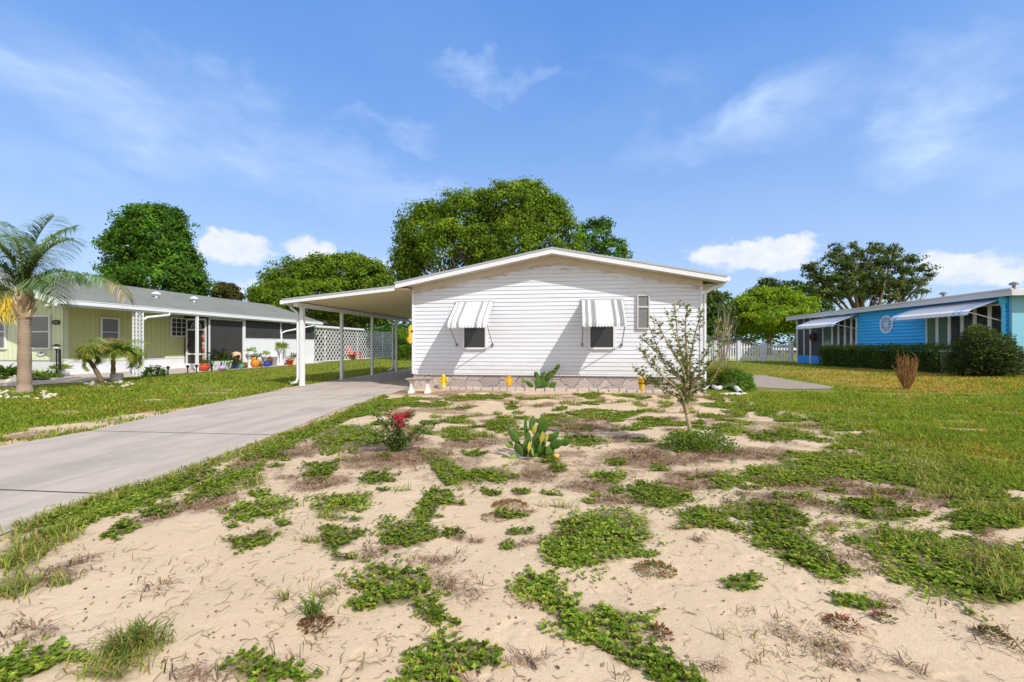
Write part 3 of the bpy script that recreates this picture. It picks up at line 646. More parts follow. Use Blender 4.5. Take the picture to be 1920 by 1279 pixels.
def window(parent, x0, x1, z0, z1, y, fr=.045, rails=(), gm=None, frm=None, muntins=()):
    f = MB()
    f.box((x0, y - .05, z0), (x0 + fr, y + .005, z1)); f.box((x1 - fr, y - .05, z0), (x1, y + .005, z1))
    f.box((x0 + fr, y - .05, z0), (x1 - fr, y + .005, z0 + fr)); f.box((x0 + fr, y - .05, z1 - fr), (x1 - fr, y + .005, z1))
    for r in rails: f.box((x0 + fr, y - .048, r - .02), (x1 - fr, y + .004, r + .02))
    for m_ in muntins: f.box((m_ - .012, y - .042, z0 + fr), (m_ + .012, y - .004, z1 - fr))
    w = f.build('window', frm or white, parent)
    g = MB(); g.box((x0 + fr, y - .026, z0 + fr), (x1 - fr, y - .004, z1 - fr)); g.build('pane', gm or glass, w)
    return w
for x0, x1, hy0, hx0, hx1, fr4 in ((868, 913.5, 567, 856, 925, ((.06, .12), (.21, .27), (.69, .75), (.84, .90))), (1103, 1153, 563, 1090.5, 1166.5, ((.08, .15), (.23, .31), (.71, .79), (.87, .95)))):
    A = on_y(x0, 655, HY); B_ = on_y(x1, 575, HY)
    window(house, A.x, B_.x, A.z, 2.25, HY - .02, .05)
    h0 = on_y(hx0, hy0, HY); h1 = on_y(hx1, hy0, HY); zt = h0.z; xa, xb = h0.x, h1.x; P_ = .86
    prof = [(-.02, 0), (-.2, -.13), (-.45, -.30), (-.70, -.465), (P_ * -.92, -.545), (-P_ * .985, -.60), (-P_, -.66), (-P_, -.72)]
    aw = MB(); nr = 28
    xs = np.linspace(xa, xb, nr + 1)
    for i in range(nr):
        f = (i + .5) / nr; mi = 1 if any(p <= f < q for p, q in fr4) else 0
        for k in range(len(prof) - 1):
            (y0, z0), (y1, z1) = prof[k], prof[k + 1]
            sc0 = -.018 * (i % 2) if k == len(prof) - 2 else 0; sc1 = sc0
            xm = (xs[i] + xs[i + 1]) / 2; r_ = .016
            aw.add([(xs[i], HY + y0, zt + z0), (xm, HY + y0 - r_ * .4, zt + z0 + r_), (xs[i + 1], HY + y0, zt + z0), (xs[i + 1], HY + y1, zt + z1 + sc0), (xm, HY + y1 - r_ * .4, zt + z1 + (r_ if k < 5 else 0) + sc0), (xs[i], HY + y1, zt + z1 + sc0)],
                   [(0, 5, 4, 1), (1, 4, 3, 2)], mi)
    aw.box((xa - .02, HY - .05, zt - .02), (xb + .02, HY - .02, zt + .03), 2)
    a_ = aw.build('awning', [awn_white, awn_grey, mat('awning_hinge', (.5, .5, .52), .4, .05)], house)
    for xx in (xa + .015, xb - .015):
        r = MB(); r.tube([(xx, HY - P_ + .02, zt - .62), (xx + .0, HY - .045, 1.2)], .012, 6); r.box((xx - .025, HY - .045, 1.15), (xx + .025, HY - .0215, 1.23)); r.build('support_arm', rod, a_)
A = on_y(1194, 617, HY); B_ = on_y(1217.5, 553, HY)
window(house, A.x, B_.x, A.z, B_.z, HY - .02, .03, rails=(on_y(1200, 576, HY).z,), gm=mat('screened_window_glass', (.20, .20, .20), .2, .25, 3, stretch=(1, 1, 8)), frm=mat('window_aluminium', (.60, .60, .60), .4, .05))

# ------------------------------------------------------------------ carport
cp = thing('carport', (-7.72, 11.33, 0), 'white flat roofed carport on slim posts beside the white house', 'carport')
CX0, CX1, CY0, CY1 = -8.02, -4.42, 10.93, 19.4
def cz(x): return 2.47 + (x + 8.0) * .0945
b = MB()
b.hexa([(CX0, CY0 + .02, cz(CX0) - .09), (-4.76, CY0 + .02, cz(-4.76) - .09), (-4.76, CY1, cz(-4.76) - .09), (CX0, CY1, cz(CX0) - .09), (CX0, CY0 + .02, cz(CX0) - .02), (-4.76, CY0 + .02, cz(-4.76) - .02), (-4.76, CY1, cz(-4.76) - .02), (CX0, CY1, cz(CX0) - .02)])
b.hexa([(-4.758, HY - .3, cz(-4.76) - .09), (CX1, HY - .3, cz(CX1) - .12), (CX1, CY1, cz(CX1) - .12), (-4.758, CY1, cz(-4.76) - .09), (-4.758, HY - .3, cz(-4.76) - .03), (CX1, HY - .3, cz(CX1) - .09), (CX1, CY1, cz(CX1) - .09), (-4.758, CY1, cz(-4.76) - .03)])
b.build('ceiling', carceil, cp)
b = MB()
b.hexa([(CX0 - .02, CY0, cz(CX0) - .125), (-4.76, CY0, cz(-4.76) - .125), (-4.76, CY0 + .018, cz(-4.76) - .125), (CX0 - .02, CY0 + .018, cz(CX0) - .125), (CX0 - .02, CY0, cz(CX0)), (-4.76, CY0, cz(-4.76)), (-4.76, CY0 + .018, cz(-4.76)), (CX0 - .02, CY0 + .018, cz(CX0))])
b.build('fascia', white, cp)
b = MB(); b.hexa([(CX0 - .03, CY0 - .012, cz(CX0) - .03), (-4.76, CY0 - .012, cz(-4.76) - .03), (-4.76, CY0 - .002, cz(-4.76) - .03), (CX0 - .03, CY0 - .002, cz(CX0) - .03), (CX0 - .03, CY0 - .012, cz(CX0) + .012), (-4.76, CY0 - .012, cz(-4.76) + .012), (-4.76, CY0 - .002, cz(-4.76) + .012), (CX0 - .03, CY0 - .002, cz(CX0) + .012)]); b.build('drip_edge', metal_edge, cp)
b = MB(); b.box((CX0 - .11, CY0 - .01, 2.33), (CX0 - .022, CY1, 2.44)); b.build('gutter', white, cp)
b = MB(); b.box((-7.79, CY0 + .1, 2.27), (-7.66, CY1 - .02, 2.385)); b.build('beam', white, cp)
for y in (11.33, 13.45, 15.66, 17.95):
    b = MB(); w = .055 if y < 12 else .045; b.box((-7.725 - w, y - w, .015), (-7.725 + w, y + w, 2.272)); b.box((-7.725 - w - .02, y - w - .02, .012), (-7.725 + w + .02, y + w + .02, .025)); b.build('post', white, cp, bevel=.006)
for y in (11.33, 17.9):
    b = MB(); x = -7.86; b.tube([(CX0 - .06, y, 2.34), (CX0 - .05, y, 2.26), (x - .02, y, 2.12), (x, y, 2.0), (x, y, .24), (x - .03, y - .02, .12), (x - .17, y - .07, .07)], .04, 8); b.build('downspout', white, cp, smooth=True)

# ------------------------------------------------------------------ green house
GWX, GFY, GEX = -18.25, 13.0, -16.73
gh = thing('green_house', (GWX, GFY, .1), 'pale green single storey home with a grey shingle roof and a screened porch', 'house')
b = MB(); b.box((-26.5, GFY, .62), (GWX - .3, GFY + .15, 3.2)); b.box((GWX - .3, GFY, .62), (GWX, GFY + .15, 2.62))
for x in np.arange(-26.4, GWX - .02, .2): b.box((x, GFY - .012, .625), (x + .025, GFY, 2.95 if x < GWX - .35 else 2.6))
b.box((GWX - .1, GFY - .02, .622), (GWX + .006, GFY - .013, 2.62)); b.build('front_wall', green_wall, gh)
b = MB(); b.box((GWX - .12, GFY + .155, .62), (GWX, 17.85, 2.62))
for y in np.arange(GFY + .25, 17.8, .2): b.box((GWX, y, .625), (GWX + .018, y + .03, 2.6))
b.build('side_wall', yellow_wall, gh)
b = MB(); b.box((-26.5, GFY + .03, -.05), (GWX - .02, GFY + .1, .617)); b.box((GWX - .1, GFY + .11, -.05), (GWX + .02, 17.85, .617)); b.box((GWX - .08, GFY + .12, .56), (GWX + .04, 17.8, .612))
b.build('skirt', white, gh)
b = MB(); b.box((-26.5, 17.9, -.1), (-18.9, 26.0, 2.6)); b.box((-26.5, 26.0, -.1), (-19.6, 33.5, 2.4)); b.build('rear_wall', mat('cream_paint', (.66, .60, .48), .6, .06, 3), gh)
# roof
gr = .32; GZ = 2.71; GRX = -20.5; GY0, GY1 = 11.77, 26.6
GRZ = GZ + gr * (GEX - GRX)
b = MB()
for ex, s in ((GEX, 1), (2 * GRX - GEX, -1)):
    q = [(GRX, GY0, GRZ), (ex, GY0, GZ), (ex, GY1, GZ), (GRX, GY1, GRZ)]; n = 8
    q2 = [(x, y, z - .05) for x, y, z in q]
    b.hexa(q2 + q if s > 0 else [q2[1], q2[0], q2[3], q2[2], q[1], q[0], q[3], q[2]])
    nc = 26                                             # shingle courses
    for k in range(nc):
        f0, f1 = k / nc, (k + 1) / nc
        xa, xb = ex + (GRX - ex) * f0, ex + (GRX - ex) * f1; za, zb = GZ + (GRZ - GZ) * f0, GZ + (GRZ - GZ) * f1
        pts = [(xa, GY0 - .02, za + .016), (xa, GY1 + .02, za + .016), (xb, GY1 + .02, zb + .004), (xb, GY0 - .02, zb + .004)]
        b.add(pts + [(xa, GY0 - .02, za), (xa, GY1 + .02, za)], [(0, 1, 2, 3) if s > 0 else (3, 2, 1, 0), (4, 5, 1, 0)])
b.build('roof', shingle, gh)
b = MB(); b.prism([(GRX, GY1 - .3, GRZ - .06), (GEX - .2, GY1 - .3, 2.6), (2 * GRX - GEX + .2, GY1 - .3, 2.6)], (0, .1, 0)); b.build('rear_gable', green_wall, gh)
b = MB()
b.box((GEX - .03, GY0 - .06, GZ - .235), (GEX + .02, GY1, GZ - .02))
b.box((GEX + .02, GY0 - .06, GZ - .17), (GEX + .11, GY1 + .02, GZ - .035)); b.box((GEX + .1, GY0 - .06, GZ - .035), (GEX + .125, GY1 + .02, GZ - .01))
b.build('gutter_fascia', white, gh)
b = MB()
b.prism([(GRX, GY0 - .045, GRZ - .2), (GEX - .03, GY0 - .045, GZ - .235), (GEX - .03, GY0 - .045, GZ + .01), (GRX, GY0 - .045, GRZ + .01)], (0, .025, 0))
b.prism([(2 * GRX - GEX, GY0 - .045, GZ - .2), (GRX, GY0 - .045, GRZ - .2), (GRX, GY0 - .045, GRZ + .01), (2 * GRX - GEX, GY0 - .045, GZ + .01)], (0, .025, 0))
b.box((GEX - .5, GY0 - .018, GZ - .25), (GEX - .04, GY0 + .45, GZ - .18)); b.build('rake_board', white, gh)
b = MB(); b.hexa([(GRX, GY0, GRZ - .12), (GEX - .03, GY0, GZ - .14), (GEX - .03, GY1 - .35, GZ - .14), (GRX, GY1 - .35, GRZ - .12), (GRX, GY0, GRZ - .07), (GEX - .03, GY0, GZ - .08), (GEX - .03, GY1 - .35, GZ - .08), (GRX, GY1 - .35, GRZ - .07)]); b.build('porch_ceiling', mat('porch_ceiling_paint', (.62, .62, .58), .6, .04), gh)
# flat rear roof over the lattice screen
b = MB(); b.box((-20.4, 26.64, 2.38), (-17.35, 33.8, 2.52)); b.build('rear_porch_roof', white, gh)
def window_x(parent, y0, y1, z0, z1, x, fr=.05, rails=(), gm=None, muntins=(), sgn=1, frm=None, name='window'):
    """window in a wall that faces +X (sgn 1) or -X"""
    f = MB(); o = lambda d: x + sgn * d
    def bx(ya, yb, za, zb, d): f.box((min(o(0), o(d)), ya, za), (max(o(0), o(d)), yb, zb))
    bx(y0, y0 + fr, z0, z1, .05); bx(y1 - fr, y1, z0, z1, .05); bx(y0 + fr, y1 - fr, z0, z0 + fr, .05); bx(y0 + fr, y1 - fr, z1 - fr, z1, .05)
    for r in rails: bx(y0 + fr, y1 - fr, r - .011, r + .011, .045)
    for m_ in muntins: bx(m_ - .009, m_ + .009, z0 + fr, z1 - fr, .042)
    w = f.build(name, frm or white, parent)
    g = MB(); g.box((min(o(.008), o(.026)), y0 + fr, z0 + fr), (max(o(.008), o(.026)), y1 - fr, z1 - fr)); g.build('pane', gm or glass, w); return w
for x0, x1 in ((50, 97), (-48, 14)):
    A = on_y(x0, 655, GFY); B_ = on_y(x1, 591, GFY); window(gh, A.x, B_.x, A.z, B_.z, GFY - .014, .06, rails=((A.z + B_.z) / 2 + .02,), gm=glass2)
A = on_x(187, 640, GWX); B_ = on_x(221.5, 597, GWX); window_x(gh, A.y, B_.y, A.z - .05, B_.z, GWX + .02, .05, rails=((A.z + B_.z) / 2 - .1,), gm=glass2)
A = on_x(318.5, 631, GWX); B_ = on_x(348.5, 597, GWX); zz = np.linspace(A.z, B_.z, 5)
window_x(gh, A.y, B_.y, A.z, B_.z, GWX + .02, .05, rails=zz[1:-1], muntins=np.linspace(A.y, B_.y, 4)[1:-1], gm=glass)
# roof vents
for px, py in ((293, 553), (364, 575)):
    v = Vector(on_x(px, py, -18.6)); zz_ = GZ + gr * (GEX - v.x)
    b = MB(); b.lathe((v.x, v.y, zz_ - .05), [(.06, 0), (.06, .22), (.17, .2), (.17, .27), (.02, .33)], 12); b.build('roof_vent', white, gh, smooth=False)
# porch: screen door front and screened side
PY0, PXS = 17.85, -17.0
b = MB(); b.box((GWX - .5, PY0, -.02), (PXS, PY0 + .05, .30), 1)
b.box((GWX, PY0, .3), (PXS, PY0 + .03, 2.5), 0); b.box((PXS - .05, PY0 + .06, .28), (PXS - .02, 20.0, 2.5), 0); b.box((PXS - .04, 20.0, 1.5), (PXS - .02, 26.2, 2.46), 0)
b.build('porch_screen', [screen, white], gh)
for y, w_ in ((PY0 + .06, .07), (22.9, .07), (20.0, .16)):
    b = MB(); b.box((PXS - .06, y, -.05), (PXS + (.03 if w_ > .1 else .01), y + w_, 2.5)); b.build('porch_post', white, gh)
b = MB(); b.box((PXS - .055, PY0 + .135, 2.40), (PXS, 19.98, 2.47)); b.build('porch_header', white, gh)
b = MB(); b.box((PXS - .15, 20.16, -.1), (PXS + .005, 26.2, 1.5)); b.box((PXS - .15, 20.16, 1.505), (PXS + .02, 26.2, 1.53)); b.box((PXS - .2, PY0 + .14, -.1), (PXS - .01, 20.0, .28)); b.build('porch_wall', white, gh)
dr = MB(); dx0, dx1 = GWX + .12, PXS - .06
dr.box((dx0, PY0 - .04, .0), (dx0 + .07, PY0 - .005, 2.42)); dr.box((dx1 - .07, PY0 - .04, .0), (dx1, PY0 - .005, 2.42))
for zc in (.08, .75, 1.9, 2.38): dr.box((dx0 + .07, PY0 - .038, zc - .04), (dx1 - .07, PY0 - .006, zc + .04))
for rr in (.16, .26):
    dr.tube([((dx0 + dx1) / 2 + rr * math.cos(a), PY0 - .02, 1.97 + rr * math.sin(a) * 1.2) for a in np.linspace(0, math.pi, 10)], .014, 5)
door = dr.build('screen_door', white, gh)
b = MB(); b.box((dx0 + .09, PY0 - .052, 1.05), (dx0 + .12, PY0 - .042, 1.2)); b.build('handle', black, door)
# eave posts: the front one is a lattice column
def lattice_x(b, x, y0, y1, z0, z1, st, w, t, mi=0):
    """crossed diagonal strips in the plane X = x"""
    H = z1 - z0; L_ = y1 - y0
    for s, xo in ((1, 0), (-1, t)):
        k = -H
        while k < L_:
            ya, za = (k, 0.0); yb, zb = (k + H, H)
            if ya < 0: za += -ya; ya = 0
            if yb > L_: zb -= (yb - L_); yb = L_
            if zb - za > .02:
                if s > 0: p0, p1 = (y0 + ya, z0 + za), (y0 + yb, z0 + zb)
                else: p0, p1 = (y0 + ya, z1 - za), (y0 + yb, z1 - zb)
                b.beam((x + xo, p0[0], p0[1]), (x + xo, p1[0], p1[1]), t * .9, w, mi, up=(1, 0, 0)) if False else b.hexa([
                    (x + xo - t * .45, p0[0] - w * .7, p0[1]), (x + xo + t * .45, p0[0] - w * .7, p0[1]), (x + xo + t * .45, p0[0] + w * .7, p0[1]), (x + xo - t * .45, p0[0] + w * .7, p0[1]),
                    (x + xo - t * .45, p1[0] - w * .7, p1[1]), (x + xo + t * .45, p1[0] - w * .7, p1[1]), (x + xo + t * .45, p1[0] + w * .7, p1[1]), (x + xo - t * .45, p1[0] + w * .7, p1[1])], mi)
            k += st
def lattice_y(b, y, x0, x1, z0, z1, st, w, t):
    m_ = MB(); lattice_x(m_, 0, x0, x1, z0, z1, st, w, t); b.add([(p[1], y + p[0], p[2]) for p in m_.v], m_.f)
y0 = on_x(255, 700, GEX).y
b = MB()
for xx in (GEX - .13, GEX + .02): b.box((xx - .02, y0 - .02, -.02), (xx + .02, y0 + .02, 2.48))
b.box((GEX - .13 - .02, y0 + .23, -.02), (GEX - .13 + .02, y0 + .27, 2.48)); b.box((GEX, y0 + .23, -.02), (GEX + .04, y0 + .27, 2.48))
lattice_y(b, y0, GEX - .11, GEX, 0, 2.48, .15, .018, .012); lattice_x(b, GEX + .02, y0 + .02, y0 + .23, 0, 2.48, .15, .018, .012)
b.build('lattice_column', white, gh)
y1 = on_x(368, 700, GEX).y
b = MB(); b.box((GEX - .05, y1, -.02), (GEX + .04, y1 + .09, 2.48)); b.build('post', white, gh)
for py_, (ya, yb) in ((0, (15.6, y0 + .35)), (1, (25.6, 22.9))):
    b = MB(); xw = GEX - .05 if py_ == 0 else PXS + .06
    b.tube([(GEX + .06, ya, 2.55), (GEX + .06, ya, 2.42), (xw, yb + (ya - yb) * .12, 2.28 if py_ == 0 else 1.98), (xw, yb, 2.18 if py_ == 0 else 1.86)] + ([] if py_ == 0 else [(xw, yb, .1)]), .05, 8); b.build('downspout', white, gh, smooth=True)

# the lattice screen beyond the porch
LY0, LY1, LX = 26.0, 40.0, -17.5
ls = thing('lattice_screen', (LX, LY0, -.05), 'long white diagonal lattice screen behind the carport posts', 'lattice screen')
b = MB(); lattice_x(b, LX, LY0, LY1, .02, 2.34, .42, .055, .02); b.build('lattice_panel', white, ls)
b = MB(); b.box((LX - .04, LY0, 2.34), (LX + .04, LY1, 2.375)); b.box((LX - .04, LY0, -.01), (LX + .04, LY1, .035))
for y in np.linspace(LY0, LY1, 7): b.box((LX - .07, y - .04, -.1), (LX - .022, y + .04, 2.339))
b.build('frame', white, ls)

# house sign, number plaque
b = MB(); c = on_y(107, 604.5, GFY); b.prism([(c.x + .17 * math.copysign(abs(math.cos(a)) ** .6, math.cos(a)), GFY - .035, c.z + .085 * math.copysign(abs(math.sin(a)) ** .6, math.sin(a))) for a in np.linspace(0, 2 * math.pi, 24, endpoint=False)], (0, .02, 0))
sg = tag(b.build('name_sign', black), 'black scalloped name sign on the pale green front wall', 'sign')
def text(name, body, size, loc, m, parent, ext=.004, face=(90, 0, 0)):
    cu = bpy.data.curves.new(name, 'FONT'); cu.body = body; cu.size = size; cu.extrude = ext; cu.align_x = 'CENTER'; cu.align_y = 'CENTER'
    t = bpy.data.objects.new(name, cu); COL.objects.link(t); dg = bpy.context.evaluated_depsgraph_get(); dg.update()
    me = bpy.data.meshes.new_from_object(t.evaluated_get(dg)); bpy.data.objects.remove(t)
    mtx = Matrix.Translation(Vector(loc) - ORG[parent.name]) @ Matrix.Rotation(R(face[0]), 4, 'X'); me.transform(mtx)
    o = bpy.data.objects.new(name, me); COL.objects.link(o); me.materials.append(m); o.parent = parent; ORG[o.name] = ORG[parent.name]; return o
b = MB(); b.box((c.x - .11, GFY - .041, c.z - .035), (c.x + .11, GFY - .036, c.z + .035)); b.build('faded_panel', greyiron, sg)
c = on_y(78, 662.5, GFY); b = MB(); b.prism([(c.x + .21 * math.cos(a), GFY - .04, c.z + .085 * math.sin(a)) for a in np.linspace(0, 2 * math.pi, 28, endpoint=False)], (0, .024, 0))
pl = tag(b.build('number_plaque', white), 'white oval number plaque on the green wall below the window', 'sign')
text('digits', '15491', .13, (c.x, GFY - .043, c.z + .01), black, pl)

# ------------------------------------------------------------------ blue house
BX = 14.5
bh_ = thing('blue_house', (BX, 16.5, .15), 'bright blue single storey home with white roof and two long striped awnings', 'house')
BY0, BY1 = 16.4, 30.2
w = MB(); z = .5; st = .15
while z < 2.8:
    z1 = min(z + st, 2.82); w.add([(BX - .045, 24.2, z + .022), (BX - .045, BY0 + .12, z + .022), (BX - .004, BY0 + .12, z1), (BX - .004, 24.2, z1)], [(0, 1, 2, 3)])
    w.add([(BX, 24.2, z + .022), (BX, BY0 + .12, z + .022), (BX - .045, BY0 + .12, z + .022), (BX - .045, 24.2, z + .022)], [(0, 1, 2, 3)]); z += st
w.build('siding', blue_wall, bh_)
b = MB(); b.box((BX + .004, BY0 + .1, .3), (BX + 8, 27.2, 2.82)); b.box((BX + .003, 24.2, -.05), (BX + .1, 27.2, 1.05)); b.build('wall', blue_wall, bh_)
b = MB(); b.box((BX - .03, BY0, .45), (BX + 8, BY0 + .095, 2.85)); b.build('end_wall', gable_blue, bh_)
b = MB(); b.box((BX + .05, BY0 + .03, -.1), (BX + 8, 24.2, .5))
for y in np.arange(BY0, 24, .42): b.box((BX + .035, y, -.1), (BX + .05, y + .40, .22)); b.box((BX + .035, y + .2, .235), (BX + .05, y + .6, .49))
for x in np.arange(BX, BX + 8, .42): b.box((x, BY0 + .012, -.1), (x + .4, BY0 + .03, .22)); b.box((x + .2, BY0 + .012, .235), (x + .6, BY0 + .03, .44))
b.build('block_skirt', stoneblock, bh_)
b = MB(); b.hexa([(BX - .3, BY0 - .35, 2.9), (BX + 4, BY0 - .35, 3.28), (BX + 4, 30.9, 3.28), (BX - .3, 30.9, 2.9), (BX - .3, BY0 - .35, 3.0), (BX + 4, BY0 - .35, 3.42), (BX + 4, 30.9, 3.42), (BX - .3, 30.9, 3.0)])
b.hexa([(BX + 4, BY0 - .35, 3.28), (BX + 8.3, BY0 - .35, 2.9), (BX + 8.3, 30.9, 2.9), (BX + 4, 30.9, 3.28), (BX + 4, BY0 - .35, 3.42), (BX + 8.3, BY0 - .35, 3.0), (BX + 8.3, 30.9, 3.0), (BX + 4, 30.9, 3.42)]); b.build('roof', roofwhite, bh_)
b = MB(); b.box((BX - .36, BY0 - .37, 2.80), (BX - .305, 30.92, 3.03)); b.box((BX - .40, BY0 - .37, 2.99), (BX - .362, 30.92, 3.04)); b.box((BX - .30, BY0 - .37, 2.80), (BX + 4, BY0 - .352, 3.0)); b.build('fascia', mat('grey_white_fascia', (.62, .62, .64), .5, .05), bh_)
b = MB(); b.box((BX - .30, BY0 - .33, 2.83), (BX, 30.8, 2.845)); b.build('soffit', mat('blue_soffit', (.06, .20, .42), .6, .05), bh_)
for dy in (19.2, 22.4):
    b = MB(); b.lathe((BX + 2.5, dy, 3.2), [(.05, 0), (.05, .34), (.14, .32), (.12, .40), (.02, .44)], 10); b.build('roof_vent', greyiron, bh_)
# window rows
def pane_mat(nm, c): return mat(nm, c, .07, .3, 1.2, spec=.5)
PM = [pane_mat('pane_grey_green', (.10, .17, .10)), pane_mat('pane_dark', (.02, .022, .022)), pane_mat('pane_olive', (.09, .11, .085)), pane_mat('pane_dim', (.045, .055, .05))]
def row(edges, z0, z1, mats_, nm='window'):
    for i in range(len(edges) - 1): window_x(bh_, edges[i], edges[i + 1], z0, z1, BX - .035, .065, rails=(), gm=mats_[i % len(mats_)], sgn=-1)
ed = [on_x(x, 650, BX).y for x in (1887, 1860, 1832, 1808, 1784, 1761, 1740)]
row(ed, .95, 2.6, [PM[1], PM[1], PM[3], PM[1], PM[0], PM[0]])
ed = [on_x(x, 640, BX).y for x in (1609, 1599, 1587, 1575, 1563, 1545)]
row(ed, 1.04, 2.6, [PM[1], PM[3], PM[1], PM[3], PM[2]])
b = MB(); b.box((BX - .09, 24.2, .97), (BX + .01, 27.2, 1.035)); b.build('sill', white, bh_); b = MB(); b.box((BX - .09, 17.0, .88), (BX - .002, 19.85, .945)); b.build('sill', white, bh_)
# screened porch at the far end
b = MB(); b.box((BX + .02, 27.25, .52), (BX + .05, 30.15, 2.82)); b.build('porch_screen', screen2, bh_)
b = MB(); b.box((BX - .0, 27.3, -.05), (BX + .08, 30.15, .515)); b.build('kick_panel', blue_panel, bh_)
b = MB()
for y in (27.2, 28.55, 30.12): b.box((BX - .04, y, -.05), (BX + .06, y + .09, 2.82))
b.box((BX - .03, 29.3, .52), (BX + .015, 29.36, 2.82)); b.box((BX - .03, 27.3, 2.18), (BX + .015, 30.1, 2.25)); b.build('porch_frame', white, bh_)
blue_stripe = mat('awning_blue_stripe', (.33, .52, .80), .45, .06)
for ya, yb, pr, dz, stripes in ((24.1, 27.9, 1.15, .50, (.10, .16, .9, .95)), (16.7, 20.3, 1.05, .43, (.10, .15, .93, .965))):
    a_ = MB(); n = 34; ys = np.linspace(ya, yb, n + 1); prof = [(0, 0), (pr * .35, -dz * .33), (pr * .7, -dz * .66), (pr * .9, -dz * .86), (pr * .98, -dz - .0), (pr, -dz - .11)]
    for i in range(n):
        f = (i + .5) / n; mi = 1 if any(abs(f - s) < .014 for s in stripes) else 0; ym = (ys[i] + ys[i + 1]) / 2
        for k in range(len(prof) - 1):
            (p0, z0), (p1, z1) = prof[k], prof[k + 1]; q = .02 if k < 4 else 0; e = -.015 * (i % 2) if k == 4 else 0
            a_.add([(BX - .02 - p0, ys[i], 2.76 + z0), (BX - .02 - p0, ym, 2.76 + z0 + .02), (BX - .02 - p0, ys[i + 1], 2.76 + z0), (BX - .02 - p1, ys[i + 1], 2.76 + z1 + e), (BX - .02 - p1, ym, 2.76 + z1 + q + e), (BX - .02 - p1, ys[i], 2.76 + z1 + e)], [(0, 1, 4, 5), (1, 2, 3, 4)], mi)
    aw_ = a_.build('awning', [awn_white, blue_stripe], bh_)
    for y in (ya + .03, yb - .03):
        r = MB(); r.tube([(BX - pr + .02, y, 2.76 - dz - .02), (BX - .03, y, 2.0)], .016, 6); r.build('support_arm', white, aw_)
b = MB(); y = BY0 + .22; x = BX - .08; b.box((x - .09, y - .07, 2.58), (x + .06, y + .07, 2.80)); b.tube([(x - .02, y, 2.62), (x - .02, y, 2.5), (x, y, 2.4), (x, y, .42), (x - .02, y - .02, .3), (x - .28, y - .1, .2)], .06, 8); b.build('downspout', blue_trim, bh_)
# wall medallion
c = on_x(1662.5, 608.5, BX - .03); b = MB()
ring = lambda r0, r1: [b.hexa([(c.x - .0, c.y + r0 * math.cos(a0), c.z + r0 * math.sin(a0)), (c.x, c.y + r1 * math.cos(a0), c.z + r1 * math.sin(a0)), (c.x, c.y + r1 * math.cos(a1), c.z + r1 * math.sin(a1)), (c.x, c.y + r0 * math.cos(a1), c.z + r0 * math.sin(a1)),
      (c.x - .03, c.y + r0 * math.cos(a0), c.z + r0 * math.sin(a0)), (c.x - .03, c.y + r1 * math.cos(a0), c.z + r1 * math.sin(a0)), (c.x - .03, c.y + r1 * math.cos(a1), c.z + r1 * math.sin(a1)), (c.x - .03, c.y + r0 * math.cos(a1), c.z + r0 * math.sin(a1))]) for a0, a1 in [(2 * math.pi * k / 28, 2 * math.pi * (k + 1) / 28) for k in range(28)]]
ring(.34, .42); ring(.0, .08)
for k in range(12):
    a = 2 * math.pi * k / 12; d = (math.cos(a), math.sin(a)); n_ = (-d[1], d[0])
    lo = [(.08, .02), (.2, .075), (.34, .05), (.34, -.05), (.2, -.075), (.08, -.02)]
    P = lambda r, t, o: (c.x + o, c.y + d[0] * r + n_[0] * t, c.z + d[1] * r + n_[1] * t)
    for i in range(6):
        j = (i + 1) % 6
        if i == 2: continue
        b.tube([P(*lo[i], -.015), P(*lo[j], -.015)], .013, 4)
tag(b.build('wall_medallion', white), 'round white openwork medallion on the blue siding', 'wall decoration')
# wreath, hanging basket, statue by the porch of the blue house
c = on_x(1523, 632, BX - .08); b = MB()
for k in range(18):
    a = 2 * math.pi * k / 18; b.blob((c.x, c.y + .19 * math.cos(a), c.z + .19 * math.sin(a)), (.06, .08, .08), 7, jit=.6)
b.blob((c.x - .02, c.y, c.z + .2), (.05, .1, .08), 8, 1); tag(b.build('wreath', [mat('dark_red_leaves', (.12, .03, .03), .8, .4, 20), black]), 'dark red wreath on the far porch post of the blue house', 'wreath')
c = gp(1526, 682); hgt = .95
st_ = thing('garden_statue', c, 'pale weathered garden statue standing at the foot of the blue porch', 'statue')
b = MB(); b.lathe(c, [(.26, 0), (.30, .05), (.26, .12), (.20, .3), (.27, .5), (.22, .62), (.12, .7)], 12, jit=.12); b.build('robe', mat('weathered_white_stone', (.58, .55, .56), .9, .2, 9, bump=.3), st_, True)
b = MB(); b.blob((c.x, c.y, c.z + .8), (.10, .10, .13), 10, jit=.08); b.tube([(c.x - .15, c.y, c.z + .6), (c.x - .3, c.y - .1, c.z + .42), (c.x - .12, c.y - .2, c.z + .35)], [.06, .05, .04], 8); b.tube([(c.x + .1, c.y - .1, c.z + .6), (c.x + .05, c.y - .26, c.z + .45)], [.06, .04], 8); b.build('head', MT['weathered_white_stone'], st_, True)

